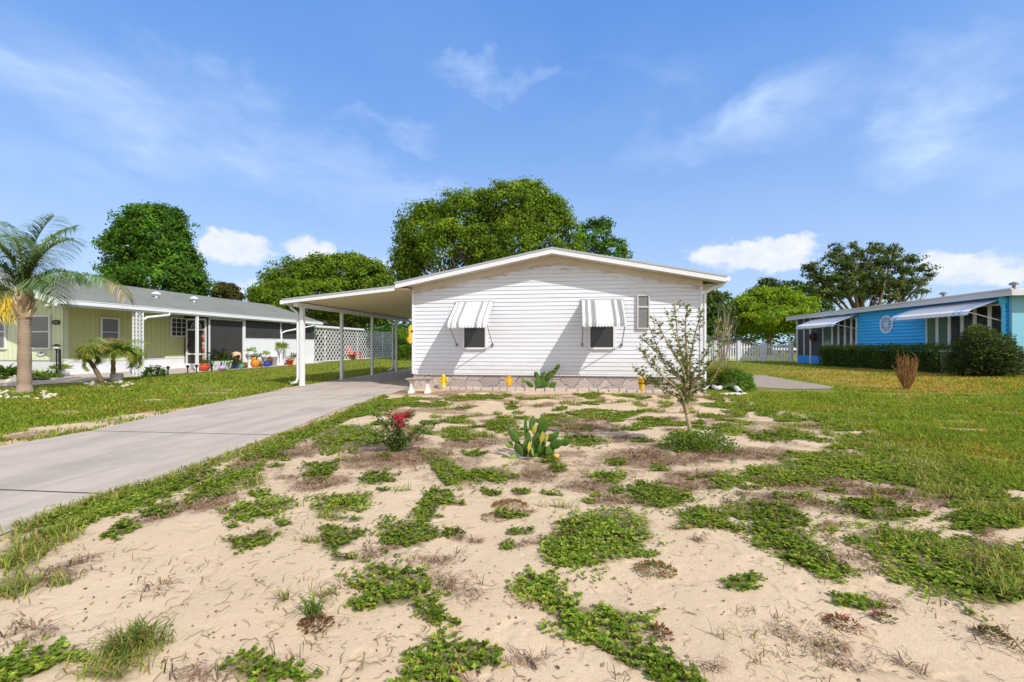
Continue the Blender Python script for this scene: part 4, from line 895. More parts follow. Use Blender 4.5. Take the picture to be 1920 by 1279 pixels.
# ------------------------------------------------------------------ fence with gate, sheds behind
FY = 32.0
fx = lambda x: on_y(x, 660, FY).x
fence = thing('picket_fence', (fx(1400), FY, 0), 'white picket fence with scalloped top and a braced gate', 'fence')
PX_ = [1341, 1385, 1432, 1484]
for x in PX_:
    b = MB(); X = fx(x); b.box((X - .09, FY - .09, -.1), (X + .09, FY + .09, 1.42)); b.prism([(X - .11, FY - .11, 1.421), (X + .11, FY - .11, 1.421), (X + .11, FY + .11, 1.421), (X - .11, FY + .11, 1.421)], (0, 0, .05)); b.build('post', white, fence)
ex = [fx(1255)] + [fx(x) for x in PX_] + [fx(1492)]
for i in range(len(ex) - 1):
    gate = i == 2; b = MB(); n = max(3, int((ex[i + 1] - ex[i] - .2) / .17)); x0, x1 = ex[i] + .1, ex[i + 1] - .1
    if x1 - x0 < .25: continue
    for k in range(n):
        x = x0 + (k + .5) * (x1 - x0) / n; f = (k + .5) / n; zt = 1.36 - .16 * math.sin(math.pi * f)
        b.prism([(x - .045, FY - .012, .05), (x + .045, FY - .012, .05), (x + .045, FY - .012, zt - .06), (x, FY - .012, zt), (x - .045, FY - .012, zt - .06)], (0, .022, 0))
    for zc in (.28, 1.02): b.box((x0, FY + .012, zc - .045), (x1, FY + .05, zc + .045))
    if gate: b.beam((x0, FY + .07, .3), (x1, FY + .07, 1.0), .03, .08); b.beam((x0, FY + .105, 1.0), (x1, FY + .105, .3), .03, .08)
    b.build('gate' if gate else 'picket_panel', white, fence)
def shed(name, px0, px1, ptop, t, label, wcol, rcol, depth=3):
    A = at(px0, 640, t); B_ = at(px1, ptop, t); s = thing(name, (A.x, A.y, 0), label, 'shed'); zt = B_.z
    d = Vector((CR, SR, 0)); n_ = Vector((-SR, CR, 0)); L_ = (Vector((B_.x, B_.y, 0)) - Vector((A.x, A.y, 0))).length; o = Vector((A.x, A.y, 0))
    P = lambda u, v, z: tuple(o + d * u + n_ * v + Vector((0, 0, z)))
    b = MB(); b.hexa([P(0, 0, -.1), P(L_, 0, -.1), P(L_, depth, -.1), P(0, depth, -.1), P(0, 0, zt - .38), P(L_, 0, zt - .38), P(L_, depth, zt - .38), P(0, depth, zt - .38)])
    b.build('wall', wcol, s)
    b = MB(); b.hexa([P(-.3, -.3, zt - .375), P(L_ + .3, -.3, zt - .375), P(L_ + .3, depth + .3, zt), P(-.3, depth + .3, zt), P(-.3, -.3, zt - .25), P(L_ + .3, -.3, zt - .25), P(L_ + .3, depth + .3, zt + .12), P(-.3, depth + .3, zt + .12)]); b.build('roof', rcol, s)
    dm = mat(name + '_door', (.12, .13, .17), .6, .2)
    for k in range(3):
        b = MB(); u = L_ * (k + .55) / 3; b.hexa([P(u - .3, -.03, 0), P(u + .3, -.03, 0), P(u + .3, -.004, 0), P(u - .3, -.004, 0), P(u - .3, -.03, zt * .62), P(u + .3, -.03, zt * .62), P(u + .3, -.004, zt * .62), P(u - .3, -.004, zt * .62)]); b.build('door', dm, s)
shed('low_shed', 1345, 1408, 634, 52, 'low cream shed with a grey roof seen over the picket fence', mat('shed_cream', (.62, .58, .5), .7, .1), mat('shed_roof', (.20, .21, .20), .8, .1))
shed('white_shed', 1452, 1500, 652, 62, 'long white outbuilding glimpsed through the right pickets of the fence', white, roofwhite)
shed('far_cottage', 1230, 1320, 628, 70, 'pale cottage mostly hidden behind the right corner of the white house', MT['shed_cream'], roofwhite)

# ------------------------------------------------------------------ trees
def rdir(n):
    v = rng.standard_normal((n, 3)); return v / np.linalg.norm(v, axis=1)[:, None]
def crown(name, lobes, nclump, per, size, cols, parent, cr=.5, fill=.35, keep=1.0, droop=0.0, jit=.16):
    """leaf clumps spread through the shells of several lobes (cx, cy, cz, rx, ry, rz)"""
    Lb = np.array(lobes, float); wgt = (Lb[:, 3] * Lb[:, 5]) ** 1.0; wgt /= wgt.sum()
    i = rng.choice(len(Lb), nclump, p=wgt); d = rdir(nclump); d[:, 2] = np.where(d[:, 2] < -.8, -d[:, 2], d[:, 2])
    rad = 1 - fill * rng.random(nclump) ** 1.6
    rad *= .80 + .38 * vnoise(d[:, 0] * 3.1 + i * 7, d[:, 2] * 3.1 + d[:, 1] * 2.3, 5)
    rad *= np.where(rng.random(nclump) < .07, rng.uniform(1.05, 1.22, nclump), 1)
    c = Lb[i, :3] + d * Lb[i, 3:] * rad[:, None]
    c_hole = fbm(c[:, 0] * 1.1 + c[:, 1] * .7, c[:, 2] * 1.1, 23) > .30
    ok = np.ones(nclump, bool)
    for k in range(len(Lb)):
        q = ((c - Lb[k, :3]) / Lb[k, 3:]); r = np.linalg.norm(q, axis=1); ok &= ~((r < .62) & (i != k))
    ok &= (rng.random(nclump) < keep) & c_hole
    c = c[ok]; m = len(c)
    cc = tints(m, cols, jit * 1.3)
    off = rdir(m * per) * (rng.random((m * per, 1)) ** .6) * cr * np.array([[1, 1, .62]])
    P = np.repeat(c, per, 0) + off; n = len(P)
    P[:, 2] -= droop * rng.random(n)
    t = np.repeat(cc, per, 0) * (1 + jit * rng.standard_normal((n, 1)))
    # every leaf faces roughly away from its clump and its bough, so clumps have a lit and a shaded side
    un = lambda a: a / (np.linalg.norm(a, axis=1)[:, None] + 1e-9)
    N_ = un(.75 * un(off) + .65 * np.repeat(d[ok], per, 0) + .75 * rdir(n) + np.array([[0, 0, .25]])); a_ = un(np.cross(N_, rdir(n))); b_ = np.cross(N_, a_)
    L_ = (size * rng.uniform(.65, 1.3, n))[:, None] * .5; w_ = (size * rng.uniform(.45, .75, n))[:, None] * .5
    V = np.stack([P - a_ * L_, P + b_ * w_ + N_ * w_ * .3, P + a_ * L_, P - b_ * w_ + N_ * w_ * .3], 1).reshape(-1, 3); F = np.arange(n * 4).reshape(-1, 4)
    return np_mesh(name, V, F, np.repeat(np.clip(t * np.array([[1.22, 1.12, 1.0]]), .004, .6), 4, 0), LEAF, parent)
def limb(b, p0, p1, r0, r1, n=6, bend=.12, mi=0, sides=7):
    p0 = Vector(p0); p1 = Vector(p1); L_ = (p1 - p0).length; o = Vector((random.uniform(-1, 1), random.uniform(-1, 1), random.uniform(-.3, .6))) * L_ * bend
    pts = [p0.lerp(p1, k / n) + o * math.sin(math.pi * k / n) + Vector((random.uniform(-1, 1), random.uniform(-1, 1), 0)) * L_ * .015 for k in range(n + 1)]
    b.tube(pts, [r0 + (r1 - r0) * k / n for k in range(n + 1)], sides, mi); return pts
def lob(x, y, rx, ry, t, dy=0.0, rdep=None):
    c = at(x, y, t + dy); k = t / FPX
    return (c.x, c.y, c.z, rx * k, (rdep or rx) * k, ry * k)
def tree(name, label, px, t, lobes, nclump, per, size, cols, tr=.3, group=None, forks=None, **kw):
    b0 = at(px, HOR, t); root = thing(name, (b0.x, b0.y, 0), label, 'tree', group)
    lb = [lob(*q[:4], t, *(q[4:])) for q in lobes]
    crown('crown', lb, nclump, per, size, cols, root, **kw)
    b = MB(); top = min(l[2] - l[5] * .4 for l in lb); fk = Vector((b0.x, b0.y, max(1.0, top * (forks or .55))))
    limb(b, (b0.x, b0.y, -.2), fk, tr * 1.15, tr * .8, 5, .03)
    for l in lb:
        e = Vector(l[:3]) + Vector((0, 0, -l[5] * .1)); pts = limb(b, fk - Vector((0, 0, .1)), e, tr * .55, tr * .12, 6, .12)
        for k in range(3):
            q = pts[random.randint(3, 5)]; e2 = Vector((l[0] + random.uniform(-.7, .7) * l[3], l[1] + random.uniform(-.7, .7) * l[4], l[2] + random.uniform(-.4, .7) * l[5])); limb(b, q, e2, tr * .16, tr * .04, 4, .1, sides=5)
    b.build('trunk', barkm, root, True); return root
G1 = [(0.092, 0.166, 0.015), (0.114, 0.203, 0.017), (0.070, 0.128, 0.013), (0.146, 0.233, 0.022)]
G2 = [(0.174, 0.270, 0.017), (0.222, 0.317, 0.020), (0.124, 0.202, 0.015), (0.264, 0.340, 0.025)]
G3 = [(0.056, 0.139, 0.017), (0.075, 0.181, 0.019), (0.041, 0.103, 0.014), (0.104, 0.221, 0.026)]
GD = [(0.043, 0.082, 0.017), (0.062, 0.110, 0.022), (0.078, 0.127, 0.024)]
GO = [(0.062, 0.101, 0.029), (0.085, 0.129, 0.036), (0.046, 0.077, 0.023), (0.116, 0.159, 0.044)]
tree('broad_tree', 'huge broad crowned green tree rising behind the white house', 905, 34,
     [(800, 440, 55, 50), (870, 402, 58, 42), (960, 392, 62, 46), (1028, 422, 48, 46), (850, 465, 88, 50), (960, 465, 95, 60), (1052, 470, 36, 34), (766, 480, 30, 38), (995, 366, 36, 24), (905, 384, 36, 24), (800, 402, 32, 20), (765, 505, 30, 30), (1035, 395, 30, 26)],
     4300, 17, .24, G1, .5, cr=.60, fill=.45)
tree('slender_tree', 'darker small tree peeking over the right slope of the white roof', 1125, 50, [(1115, 440, 30, 28), (1146, 468, 32, 20), (1100, 462, 28, 26), (1132, 424, 17, 14), (1168, 480, 16, 9), (1092, 440, 16, 14)], 480, 14, .34, G3, .25, cr=.6, keep=.85)
tree('maple_tree', 'tall dense bright green tree rising behind the green house', 290, 42, [(290, 440, 58, 42), (322, 492, 48, 46), (245, 470, 44, 42), (288, 412, 42, 24), (300, 530, 74, 40), (232, 515, 30, 36), (352, 535, 28, 30), (318, 400, 22, 14)], 3000, 17, .30, G3, .35, cr=.70)
tree('distant_round_tree', 'small dark reddish green tree far beyond the grey shingle roof', 424, 75, [(424, 546, 22, 15), (440, 556, 14, 8), (410, 554, 12, 9)], 300, 12, .45, [(.05, .055, .018), (.06, .07, .02), (.075, .06, .02)], .25, cr=.7)
tree('spreading_tree', 'wide bright green tree behind the carport and the lattice screen', 665, 44, [(570, 528, 70, 34), (640, 512, 72, 32), (692, 530, 46, 40), (522, 556, 46, 26), (610, 562, 110, 42), (700, 580, 50, 36), (500, 560, 24, 16), (660, 495, 36, 16), (590, 508, 36, 18), (650, 585, 60, 20)], 4000, 17, .30, G1 + G2[2:3], .38, cr=.68)
tree('conifer', 'dark conifer showing just past the right eave of the white house', 1342, 47, [(1342, 570, 14, 26), (1340, 605, 20, 34), (1352, 590, 14, 20), (1330, 590, 20, 40), (1360, 555, 8, 8)], 420, 14, .34, GD, .2, cr=.55)
G2 = [(a * .84, b_ * .95, c_) for a, b_, c_ in G2]
tree('round_tree', 'round yellow green tree with forked trunk behind the picket fence', 1442, 50, [(1402, 582, 34, 28), (1448, 564, 44, 24), (1496, 580, 32, 26), (1444, 598, 72, 30), (1388, 604, 22, 22), (1478, 606, 46, 22), (1425, 560, 30, 18), (1415, 615, 34, 16)], 2300, 15, .32, G2, .28, cr=.6, forks=.7)
tree('dark_pine', 'dark pine standing behind the round yellow green tree', 1442, 78, [(1440, 532, 16, 10), (1436, 545, 22, 14), (1450, 560, 30, 20)], 260, 12, .5, GD, .3, cr=.8, group=None)
tree('dark_oak', 'dark tree between the yellow green tree and the feathery oak', 1495, 74, [(1485, 540, 30, 14), (1500, 566, 42, 30), (1470, 556, 26, 20), (1525, 575, 30, 26)], 560, 12, .5, GD + G3[:1], .35, cr=.8)
tree('feathery_oak', 'large airy grey green oak with open branches behind the blue house', 1625, 60, [(1568, 470, 13, 14), (1560, 490, 26, 16), (1522, 503, 20, 10), (1540, 520, 30, 18), (1590, 500, 26, 24), (1612, 480, 20, 16), (1638, 468, 17, 13), (1668, 473, 20, 13), (1650, 495, 32, 18), (1622, 520, 36, 26), (1585, 540, 46, 28), (1545, 552, 34, 24), (1640, 548, 44, 26), (1690, 510, 22, 12), (1706, 488, 20, 10), (1726, 505, 22, 10), (1742, 517, 10, 8), (1712, 530, 26, 10), (1690, 548, 32, 16), (1730, 548, 12, 6), (1600, 462, 10, 8), (1668, 530, 26, 14)], 2300, 12, .34, GO, .45, cr=.55, keep=.82, fill=.9, forks=.35)
# low shrubs beyond the lattice and at the end of the carport
def bush(name, label, c, rx, ry, rz, n, size, cols, core=True, cat='shrub', group=None, hexa=False):
    root = thing(name, (c[0], c[1], gz(c[0], c[1])), label, cat, group)
    lv = Leaves(); d = rdir(n); d[:, 2] = np.abs(d[:, 2]) * .9 - .1 + 0
    r = (.72 + .3 * rng.random(n)) * (.84 + .34 * vnoise(d[:, 0] * 3.3 + 9, d[:, 1] * 3.3 + d[:, 2] * 2.7, 8))
    P = np.array([c[0], c[1], root.location.z]) + d * r[:, None] * np.array([rx, ry, rz]) + np.array([0, 0, rz * .12]); P[:, 2] = np.maximum(P[:, 2], root.location.z + .01)
    lv.add(P, size * rng.uniform(.7, 1.3, n), size * rng.uniform(.4, .65, n), np.arctan2(d[:, 1], d[:, 0]) + rng.normal(0, .9, n), rng.uniform(-.3, 1.0, n), rng.uniform(-.7, .7, n), tints(n, cols, .2), hexa=hexa)
    lv.build('foliage', LEAF, root)
    b = MB()
    for k in range(7):
        a = 2 * math.pi * k / 7 + random.random(); q = random.uniform(.3, .6)
        limb(b, (c[0], c[1], root.location.z - .03), (c[0] + rx * q * math.cos(a), c[1] + ry * q * math.sin(a), root.location.z + rz * random.uniform(.4, .75)), .03 * rz + .004, .006, 4, .1, sides=5)
    b.build('stems', barkm, root, True); return root
for k, (px, t, w, h, cs, lb) in enumerate([(612, 52, 1.6, 2.2, G2, 'loose yellow green shrub behind the lattice, beside the first bare post'), (700, 50, 2.2, 2.2, G1, 'tall green shrub behind the far half of the lattice screen'),
     (745, 46, 1.8, 2.0, GD, 'dark shrub behind the last carport post'), (762, 34, 1.1, 1.2, G1, 'low green shrub in the gap between carport post and house corner'), (768, 58, 2.6, 3.4, G2, 'tall bright bush far beyond the open end of the carport'), (655, 60, 4, 4.5, GD, 'dark thicket beneath the wide tree beyond the lattice'), (720, 62, 4, 4.2, G3, 'deep green thicket beyond the end of the carport')]):
    p = at(px, HOR, t); bush('shrub', lb, (p.x, p.y), w, w, h, int(900 * w), .2 + .05 * w, cs)
# a far belt of woods closing the horizon
lv = Leaves(); n = 16000; a = rng.uniform(-1.25, 1.15, n) + YAW * 0; rr = rng.uniform(120, 150, n); hh = 6.5 + 4 * fbm(a * 30, a * 0, 12)
P = np.stack([rr * np.sin(a), rr * np.cos(a), hh * rng.random(n) ** .7], 1)
lv.add(P, rng.uniform(1, 2, n), rng.uniform(.8, 1.4, n), rng.uniform(0, 6.28, n), rng.uniform(-.8, .8, n), rng.uniform(-.8, .8, n), tints(n, GD + G3, .2), hexa=False)
tag(lv.build('far_woods', LEAF), kind='stuff')

# ------------------------------------------------------------------ hedge, bushes right
HA, HB = on_x(1553, 690, 13.3).y, 17.2
hd = thing('clipped_hedge', (13.3, (HA + HB) / 2, gz(13.3, 20)), 'long low clipped dark green hedge along the blue wall', 'hedge')
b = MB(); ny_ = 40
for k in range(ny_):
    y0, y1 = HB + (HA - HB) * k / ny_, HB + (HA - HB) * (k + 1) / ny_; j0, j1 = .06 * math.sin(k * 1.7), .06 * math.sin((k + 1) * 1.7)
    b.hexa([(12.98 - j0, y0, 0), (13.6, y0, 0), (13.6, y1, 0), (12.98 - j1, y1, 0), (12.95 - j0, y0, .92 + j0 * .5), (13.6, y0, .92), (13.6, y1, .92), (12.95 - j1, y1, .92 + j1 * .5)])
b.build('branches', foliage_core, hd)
n = 15000; u = rng.random(n); face = rng.random(n); yy = HB + (HA - HB) * rng.random(n); nz_ = fbm(yy * 1.5, yy * 0, 3) * .16
topm = face < .38; X_ = np.where(topm, 12.85 + .85 * u, 12.9 - .08 * rng.random(n)) - np.where(topm, 0, nz_ - .08); Z_ = np.where(topm, .98 + .06 * rng.standard_normal(n), .02 + .96 * u) + np.where(topm, nz_ - .08, 0)
Z_ += np.where(topm, 0, 0); X_ += rng.normal(0, .03, n)
endm = rng.random(n) < .05; yy = np.where(endm, HA + .06 * rng.random(n), yy); X_ = np.where(endm, 12.9 + .75 * rng.random(n), X_)
lv = Leaves(); lv.add(np.stack([X_, yy, Z_ + ground_z(X_, yy) * .6], 1), rng.uniform(.05, .10, n), rng.uniform(.03, .055, n), math.pi + rng.normal(0, 1.2, n), rng.uniform(-.3, 1.0, n), rng.uniform(-.8, .8, n), tints(n, [(.085, .15, .03), (.068, .12, .026), (.12, .20, .04)], .2), hexa=False)
lv.build('foliage', LEAF, hd)
bush('rounded_bush', 'big rounded very dark bush at the near corner of the blue house', (13.25, 15.9), .92, .92, 1.68, 9000, .10, [(.055, .09, .03), (.075, .115, .035), (.10, .16, .035), (.085, .09, .05)])
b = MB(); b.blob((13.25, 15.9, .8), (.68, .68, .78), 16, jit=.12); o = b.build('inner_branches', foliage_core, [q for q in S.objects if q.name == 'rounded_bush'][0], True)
# dead brown shrub
c = gp(1700, 730); ds = thing('dead_shrub', c, 'dead orange brown shrub of bare upright twigs on the right lawn', 'shrub')
b = MB()
for k in range(60):
    a = random.uniform(0, 6.283); q = random.uniform(.05, .34); e = (c.x + q * math.cos(a), c.y + q * math.sin(a), c.z + random.uniform(.55, .92) * (1 - .3 * (q > .28)))
    pts = limb(b, (c.x + .04 * math.cos(a), c.y + .04 * math.sin(a), c.z - .02), e, .014, .005, 5, .06, sides=4)
    for m_ in range(3):
        s_ = pts[random.randint(2, 5)]; limb(b, s_, s_ + Vector((random.uniform(-.12, .12), random.uniform(-.12, .12), random.uniform(.05, .22))), .006, .003, 3, .08, sides=3)
b.build('twigs', dead, ds)

# ------------------------------------------------------------------ queen palm
c = gp(46, 738); palm = thing('queen_palm', c, 'palm with ringed trunk and drooping fronds beside the green house', 'palm tree')
b = MB(); z = 0; pr_ = [(.19, -.05), (.165, .06), (.135, .2)]
for k in range(40):
    z = .22 + k * .042; r_ = .128 - .0004 * k + .004 * math.sin(k * .5); pr_ += [(r_, z), (r_ + .008, z + .02), (r_ - .004, z + .036)]
b.lathe(c, pr_, 18, 0); trunk_top = z + .04
b.build('trunk', mat('palm_trunk', (.36, .27, .20), .9, .3, 8, bump=.5, bscale=30, stretch=(1, 1, 6), dirt=(.22, .17, .13), dscale=4, damt=.5), palm, True)
b = MB(); hb = trunk_top
b.lathe(c, [(.125, hb - .02), (.15, hb + .05), (.145, hb + .3), (.12, hb + .5), (.09, hb + .72)], 14, 0, jit=.1)
for k in range(26):
    a = k * 2.4; zz = hb + .02 + .025 * k; r_ = .15 - .003 * k; d = Vector((math.cos(a), math.sin(a), 0)); p = Vector((c.x, c.y, c.z + zz)) + d * (r_ - .03); s_ = Vector((-d.y, d.x, 0))
    w = .065; b.hexa([p - s_ * w, p + s_ * w, p + s_ * w + d * .04, p - s_ * w + d * .04, p - s_ * w * .35 + d * random.uniform(.03, .1) + Vector((0, 0, random.uniform(.12, .24))), p + s_ * w * .35 + d * random.uniform(.03, .1) + Vector((0, 0, random.uniform(.12, .24))), p + s_ * w * .3 + d * .12 + Vector((0, 0, .19)), p - s_ * w * .3 + d * .12 + Vector((0, 0, .19))], 1 if k % 3 == 0 else 0)
b.build('leaf_bases', [mat('palm_boots', (.40, .28, .17), .9, .4, 12, bump=.5), mat('palm_boots_pale', (.58, .46, .33), .9, .3, 12)], palm)
base = Vector((c.x, c.y, c.z + hb + .6)); b = MB()
b.lathe((c.x, c.y, c.z + hb + .55), [(.12, 0), (.11, .2), (.07, .42), (.03, .6)], 10); b.build('crownshaft', mat('palm_green_shaft', (.20, .30, .10), .5, .2, 6), palm, True)
cl = Leaves(); rach = MB()
def frond(az, el, L_, droop, cols, nl=64, ll=.5, hang=1.0, dead_tip=0):
    """az: compass of the frond in the world, el: first angle; leaflets hang from the rib"""
    pts = []; p = base.copy(); e = el; st = L_ / 22
    for k in range(23):
        pts.append(p.copy()); p = p + Vector((math.cos(az) * math.cos(e), math.sin(az) * math.cos(e), math.sin(e))) * st; e -= droop * (.4 + k / 14) / 22
    rach.tube(pts, [.026 - .0011 * k for k in range(23)], 5)
    P = []; D = []
    for k in range(nl):
        f = .14 + .86 * k / nl; i = min(21, int(f * 22)); q = pts[i].lerp(pts[i + 1], f * 22 - i); P.append(q); D.append((pts[i + 1] - pts[i]).normalized())
    P = np.array([tuple(q) for q in P for _ in (0, 1)]); D = np.array([tuple(q) for q in D for _ in (0, 1)]); n = len(P); side = np.tile([1, -1], nl)
    fr = np.repeat(np.linspace(0, 1, nl), 2); ln = ll * (.55 + .9 * np.sin(np.pi * (.15 + .8 * fr))) * rng.uniform(.8, 1.15, n)
    h = np.cross(D, [0, 0, 1.]); h /= np.linalg.norm(h, axis=1)[:, None] + 1e-6
    v = h * side[:, None] * rng.uniform(.6, 1.0, (n, 1)) + D * .55 + np.array([0, 0, 1]) * rng.uniform(-.15, .35, (n, 1)); v /= np.linalg.norm(v, axis=1)[:, None]
    t = tints(n, cols, .16)
    if dead_tip: k_ = np.clip((fr - (1 - dead_tip)) / .2, 0, 1)[:, None]; t = t * (1 - k_) + tints(n, [(.42, .36, .22), (.50, .42, .28)], .2) * k_
    # a leaflet is three narrow quads, bending down
    wd = .022 if ll > .3 else .020; w = np.cross(v, [0, 0, 1.]); w /= np.linalg.norm(w, axis=1)[:, None] + 1e-6
    cur = P; dirn = v.copy(); segs = [(cur - w * wd / 2, cur + w * wd / 2)]
    for s_ in range(4):
        cur = cur + dirn * (ln / 4)[:, None]; dirn = dirn + np.array([0, 0, -.42 * hang]); dirn /= np.linalg.norm(dirn, axis=1)[:, None]; ww = wd * (1, .9, .6, .1)[s_]; segs.append((cur - w * ww / 2, cur + w * ww / 2))
    Vv = np.stack([x for s_ in segs for x in s_], 1); bi = cl.n + np.arange(n)[:, None] * 10
    cl.F.append(np.concatenate([bi + np.array([[2 * s_, 2 * s_ + 1, 2 * s_ + 3, 2 * s_ + 2]]) for s_ in range(4)], 0)); cl.V.append(Vv.reshape(-1, 3)); cl.n += 10 * n; cl.T.append(np.repeat(t, 10, 0))
PG = [(.13, .23, .10), (.18, .28, .12), (.10, .18, .08), (.24, .31, .14)]
for az, el, L_, dr_, hg, dt in [(1.2, 1.48, 2.3, .9, .9, 0), (.2, 1.40, 1.9, 1.1, 1.0, 0), (2.6, 1.38, 2.2, 1.1, .9, 0), (4.2, 1.42, 2.1, 1.1, .9, 0), (5.4, 1.36, 1.8, 1.3, 1.0, 0), (3.4, 1.15, 2.2, 1.7, 1.0, 0),
                            (.05, .58, 2.8, 1.5, 1.5, .35), (6.1, .75, 1.5, 2.4, 1.2, 0), (2.9, .7, 2.2, 2.2, 1.2, 0), (3.8, .5, 1.9, 2.2, 1.2, 0), (6.2, 1.5, 2.2, .8, .9, 0), (3.0, 1.5, 2.1, .8, .9, 0), (.4, 1.15, 1.4, 1.8, 1.1, 0)]:
    frond(az + YAW, el, L_, dr_, PG, hang=hg, dead_tip=dt, ll=.5, nl=96 if L_ > 3 else 84)
cl.build('fronds', LEAF, palm); rach.build('frond_ribs', mat('frond_rib', (.30, .32, .12), .6, .3, 8), palm, True)
b = MB()
for k in range(90):
    q = base + Vector((-.30 + random.uniform(-.16, .16), -.12 + random.uniform(-.14, .14), -.25 + random.uniform(-.38, .30))); b.tube([q, q + Vector((random.uniform(-.05, .05), random.uniform(-.05, .05), -.16))], [.012, .006], 4)
b.build('flower_cluster', mat('palm_flowers', (.74, .55, .06), .7, .3, 20), palm)
# pygmy date palms beside the patio
def small_palm(px, py, lean, hgt, rad, label, nfr=34):
    global base, cl, rach
    c = gp(px, py); root = thing('date_palm', c, label, 'palm tree', None)
    top = Vector((c.x + lean[0], c.y + lean[1], c.z + hgt)); b = MB(); pts = [c.lerp(top, k / 8) + Vector((0, 0, .05 * math.sin(math.pi * k / 8))) for k in range(9)]
    b.tube(pts, [.062 + .014 * (k % 2) - .002 * k for k in range(9)], 9); b.blob(top, (.1, .1, .12), 8); b.build('trunk', mat('date_palm_trunk', (.17, .11, .07), .95, .5, 18, bump=.6), root, True)
    base = top; cl = Leaves(); rach = MB()
    for k in range(nfr):
        frond(k * 2.4, random.uniform(.15, 1.25), rad * random.uniform(.85, 1.1), random.uniform(1.6, 2.6), [(.27, .38, .06), (.21, .33, .05), (.36, .43, .08)] if k % 5 else [(.38, .30, .12)], nl=46, ll=.27, hang=.45)
    cl.build('fronds', LEAF, root); rach.build('frond_ribs', MT['frond_rib'], root, True)
small_palm(212, 716, (-.05, .05), .95, 1.0, 'small bushy date palm with bright feathery fronds beside the lattice column')
small_palm(192, 718, (-.62, .05), .78, .3, 'leaning date palm with a nearly bare curved trunk', 7)
c = gp(219, 716); b = MB(); b.lathe(c, [(.13, 0), (.16, .08), (.17, .26), (.15, .28), (.14, .22)], 14); tag(b.build('stone_pot', greyiron), 'round grey stone pot at the foot of the date palms', 'plant pot')
b = MB()
for cx, cy, rx, ry, n_ in ((46, 741, 62, 9, 60), (205, 721, 46, 6, 45), (5, 716, 14, 8, 14)):
    for k in range(n_):
        a = random.uniform(0, 6.28); q = random.uniform(.55, 1); p = gp(cx + rx * q * math.cos(a), cy + ry * q * math.sin(a)); r_ = random.uniform(.03, .075); b.blob((p.x, p.y, p.z + r_ * .3), (r_, r_ * .8, r_ * .6), 6, jit=.4)
tag(b.build('white_stones', mat('white_stone', (.62, .56, .48), .9, .15, 9), org=(0, 0, 0)), kind='stuff')

# ------------------------------------------------------------------ beds and pots of the green house
def leafy(root, c, r, h, n, size, cols, name='foliage', spread=1.0):
    lv = Leaves(); d = rdir(n); d[:, 2] = np.abs(d[:, 2]); q = rng.random(n) ** .5
    P = np.array(c) + d * q[:, None] * np.array([r, r, h]); lv.add(P, size * rng.uniform(.6, 1.3, n), size * .35 * rng.uniform(.7, 1.3, n), np.arctan2(d[:, 1], d[:, 0]) + rng.normal(0, .6, n), rng.uniform(-.2, 1.1, n) * spread, rng.uniform(-.6, .6, n), tints(n, cols, .2))
    return lv.build(name, LEAF, root)
YG = [(.26, .37, .06), (.20, .32, .05), (.36, .42, .10)]; BG = [(.085, .17, .04), (.13, .23, .05), (.07, .13, .04)]
def pot(px, py, wpx, hpx, mt, label, plant=None, kind='round', X=-16.6, name='flower_pot', cat='plant pot', pn=90):
    p = on_x(px, py, X); t = -p.x / -ray(px, py)[0]; k = t / FPX; w = wpx * k / 2; h = hpx * k; z0 = -.015; c = (p.x, p.y, z0)
    root = thing(name, c, label, cat)
    prof = {'round': [(w * .6, 0), (w * .98, h * .35), (w, h * .6), (w * .75, h * .92), (w * .8, h), (w * .66, h), (w * .6, h * .85)], 'taper': [(w * .68, 0), (w * .95, h * .8), (w * 1.08, h * .82), (w * 1.08, h), (w * .9, h), (w * .85, h * .85)],
            'jar': [(w * .55, 0), (w * .95, h * .3), (w, h * .55), (w * .7, h * .8), (w * .75, h), (w * .6, h), (w * .55, h * .9)], 'pedestal': [(w * .8, 0), (w * .8, h * .06), (w * .45, h * .14), (w * .38, h * .5), (w * .5, h * .72), (w * 1.0, h * .82), (w * 1.05, h), (w * .9, h), (w * .85, h * .95)],
            'box': [(w * .9, 0), (w, h), (w * .9, h), (w * .88, h * .9)]}[kind]
    b = MB(); b.lathe(c, prof, 4 if kind == 'box' else 16); b.build('pot', mt, root, kind != 'box')
    if plant: leafy(root, (c[0], c[1], z0 + h * .92), plant[1] * k, plant[2] * k, pn, max(.07, plant[1] * k * .55), plant[0])
    return root
pot(383, 697, 18, 15, redglaze, 'squat red orange glazed pot beside the white porch post', (BG, 8, 8))
pot(442, 691, 7, 10, cobalt, 'slim dark blue pot left of the teal bowl', (BG, 4, 5))
pot(450, 692, 14, 9, tealpot, 'teal green bowl planter in the row of pots', (YG, 6, 8))
pot(460, 691, 10, 8, terracotta, 'short terracotta pot below the tall white pedestal', (BG, 4, 4), 'taper')
pot(478, 691, 15, 20, mat('orange_glaze', (.72, .27, .03), .35, .2, 14, spec=.5), 'tall bright orange jar with trailing leaves', (BG, 9, 7), 'jar')
pot(489, 691, 9, 8, terracotta, 'small terracotta pot between the orange jar and the blue pot', (BG, 4, 6), 'taper')
pot(500, 690, 12, 10, cobalt, 'round bright cobalt blue pot', ([(.35, .16, .06), (.2, .2, .06)], 6, 8))
pot(505.5, 688, 9, 9, mat('navy_glaze', (.02, .03, .16), .3, .2, 9), 'navy pot half hidden behind the cobalt pot', ([(.35, .16, .06)], 6, 8), X=-16.8)
pot(543, 687, 14, 10, redglaze, 'low red brown tub near the downspout', ([(.42, .33, .25), (.3, .25, .2)], 6, 8), 'taper')
pot(553, 684, 15, 13, mat('cream_pot', (.62, .50, .38), .8, .1), 'cream trough planter with spiky green leaves beside the carport post', (BG, 9, 8), 'box', X=-16.8)
pot(469, 690, 16, 30, white, 'tall white pedestal planter with a variegated plant', (YG, 10, 10), 'pedestal', X=-16.85)
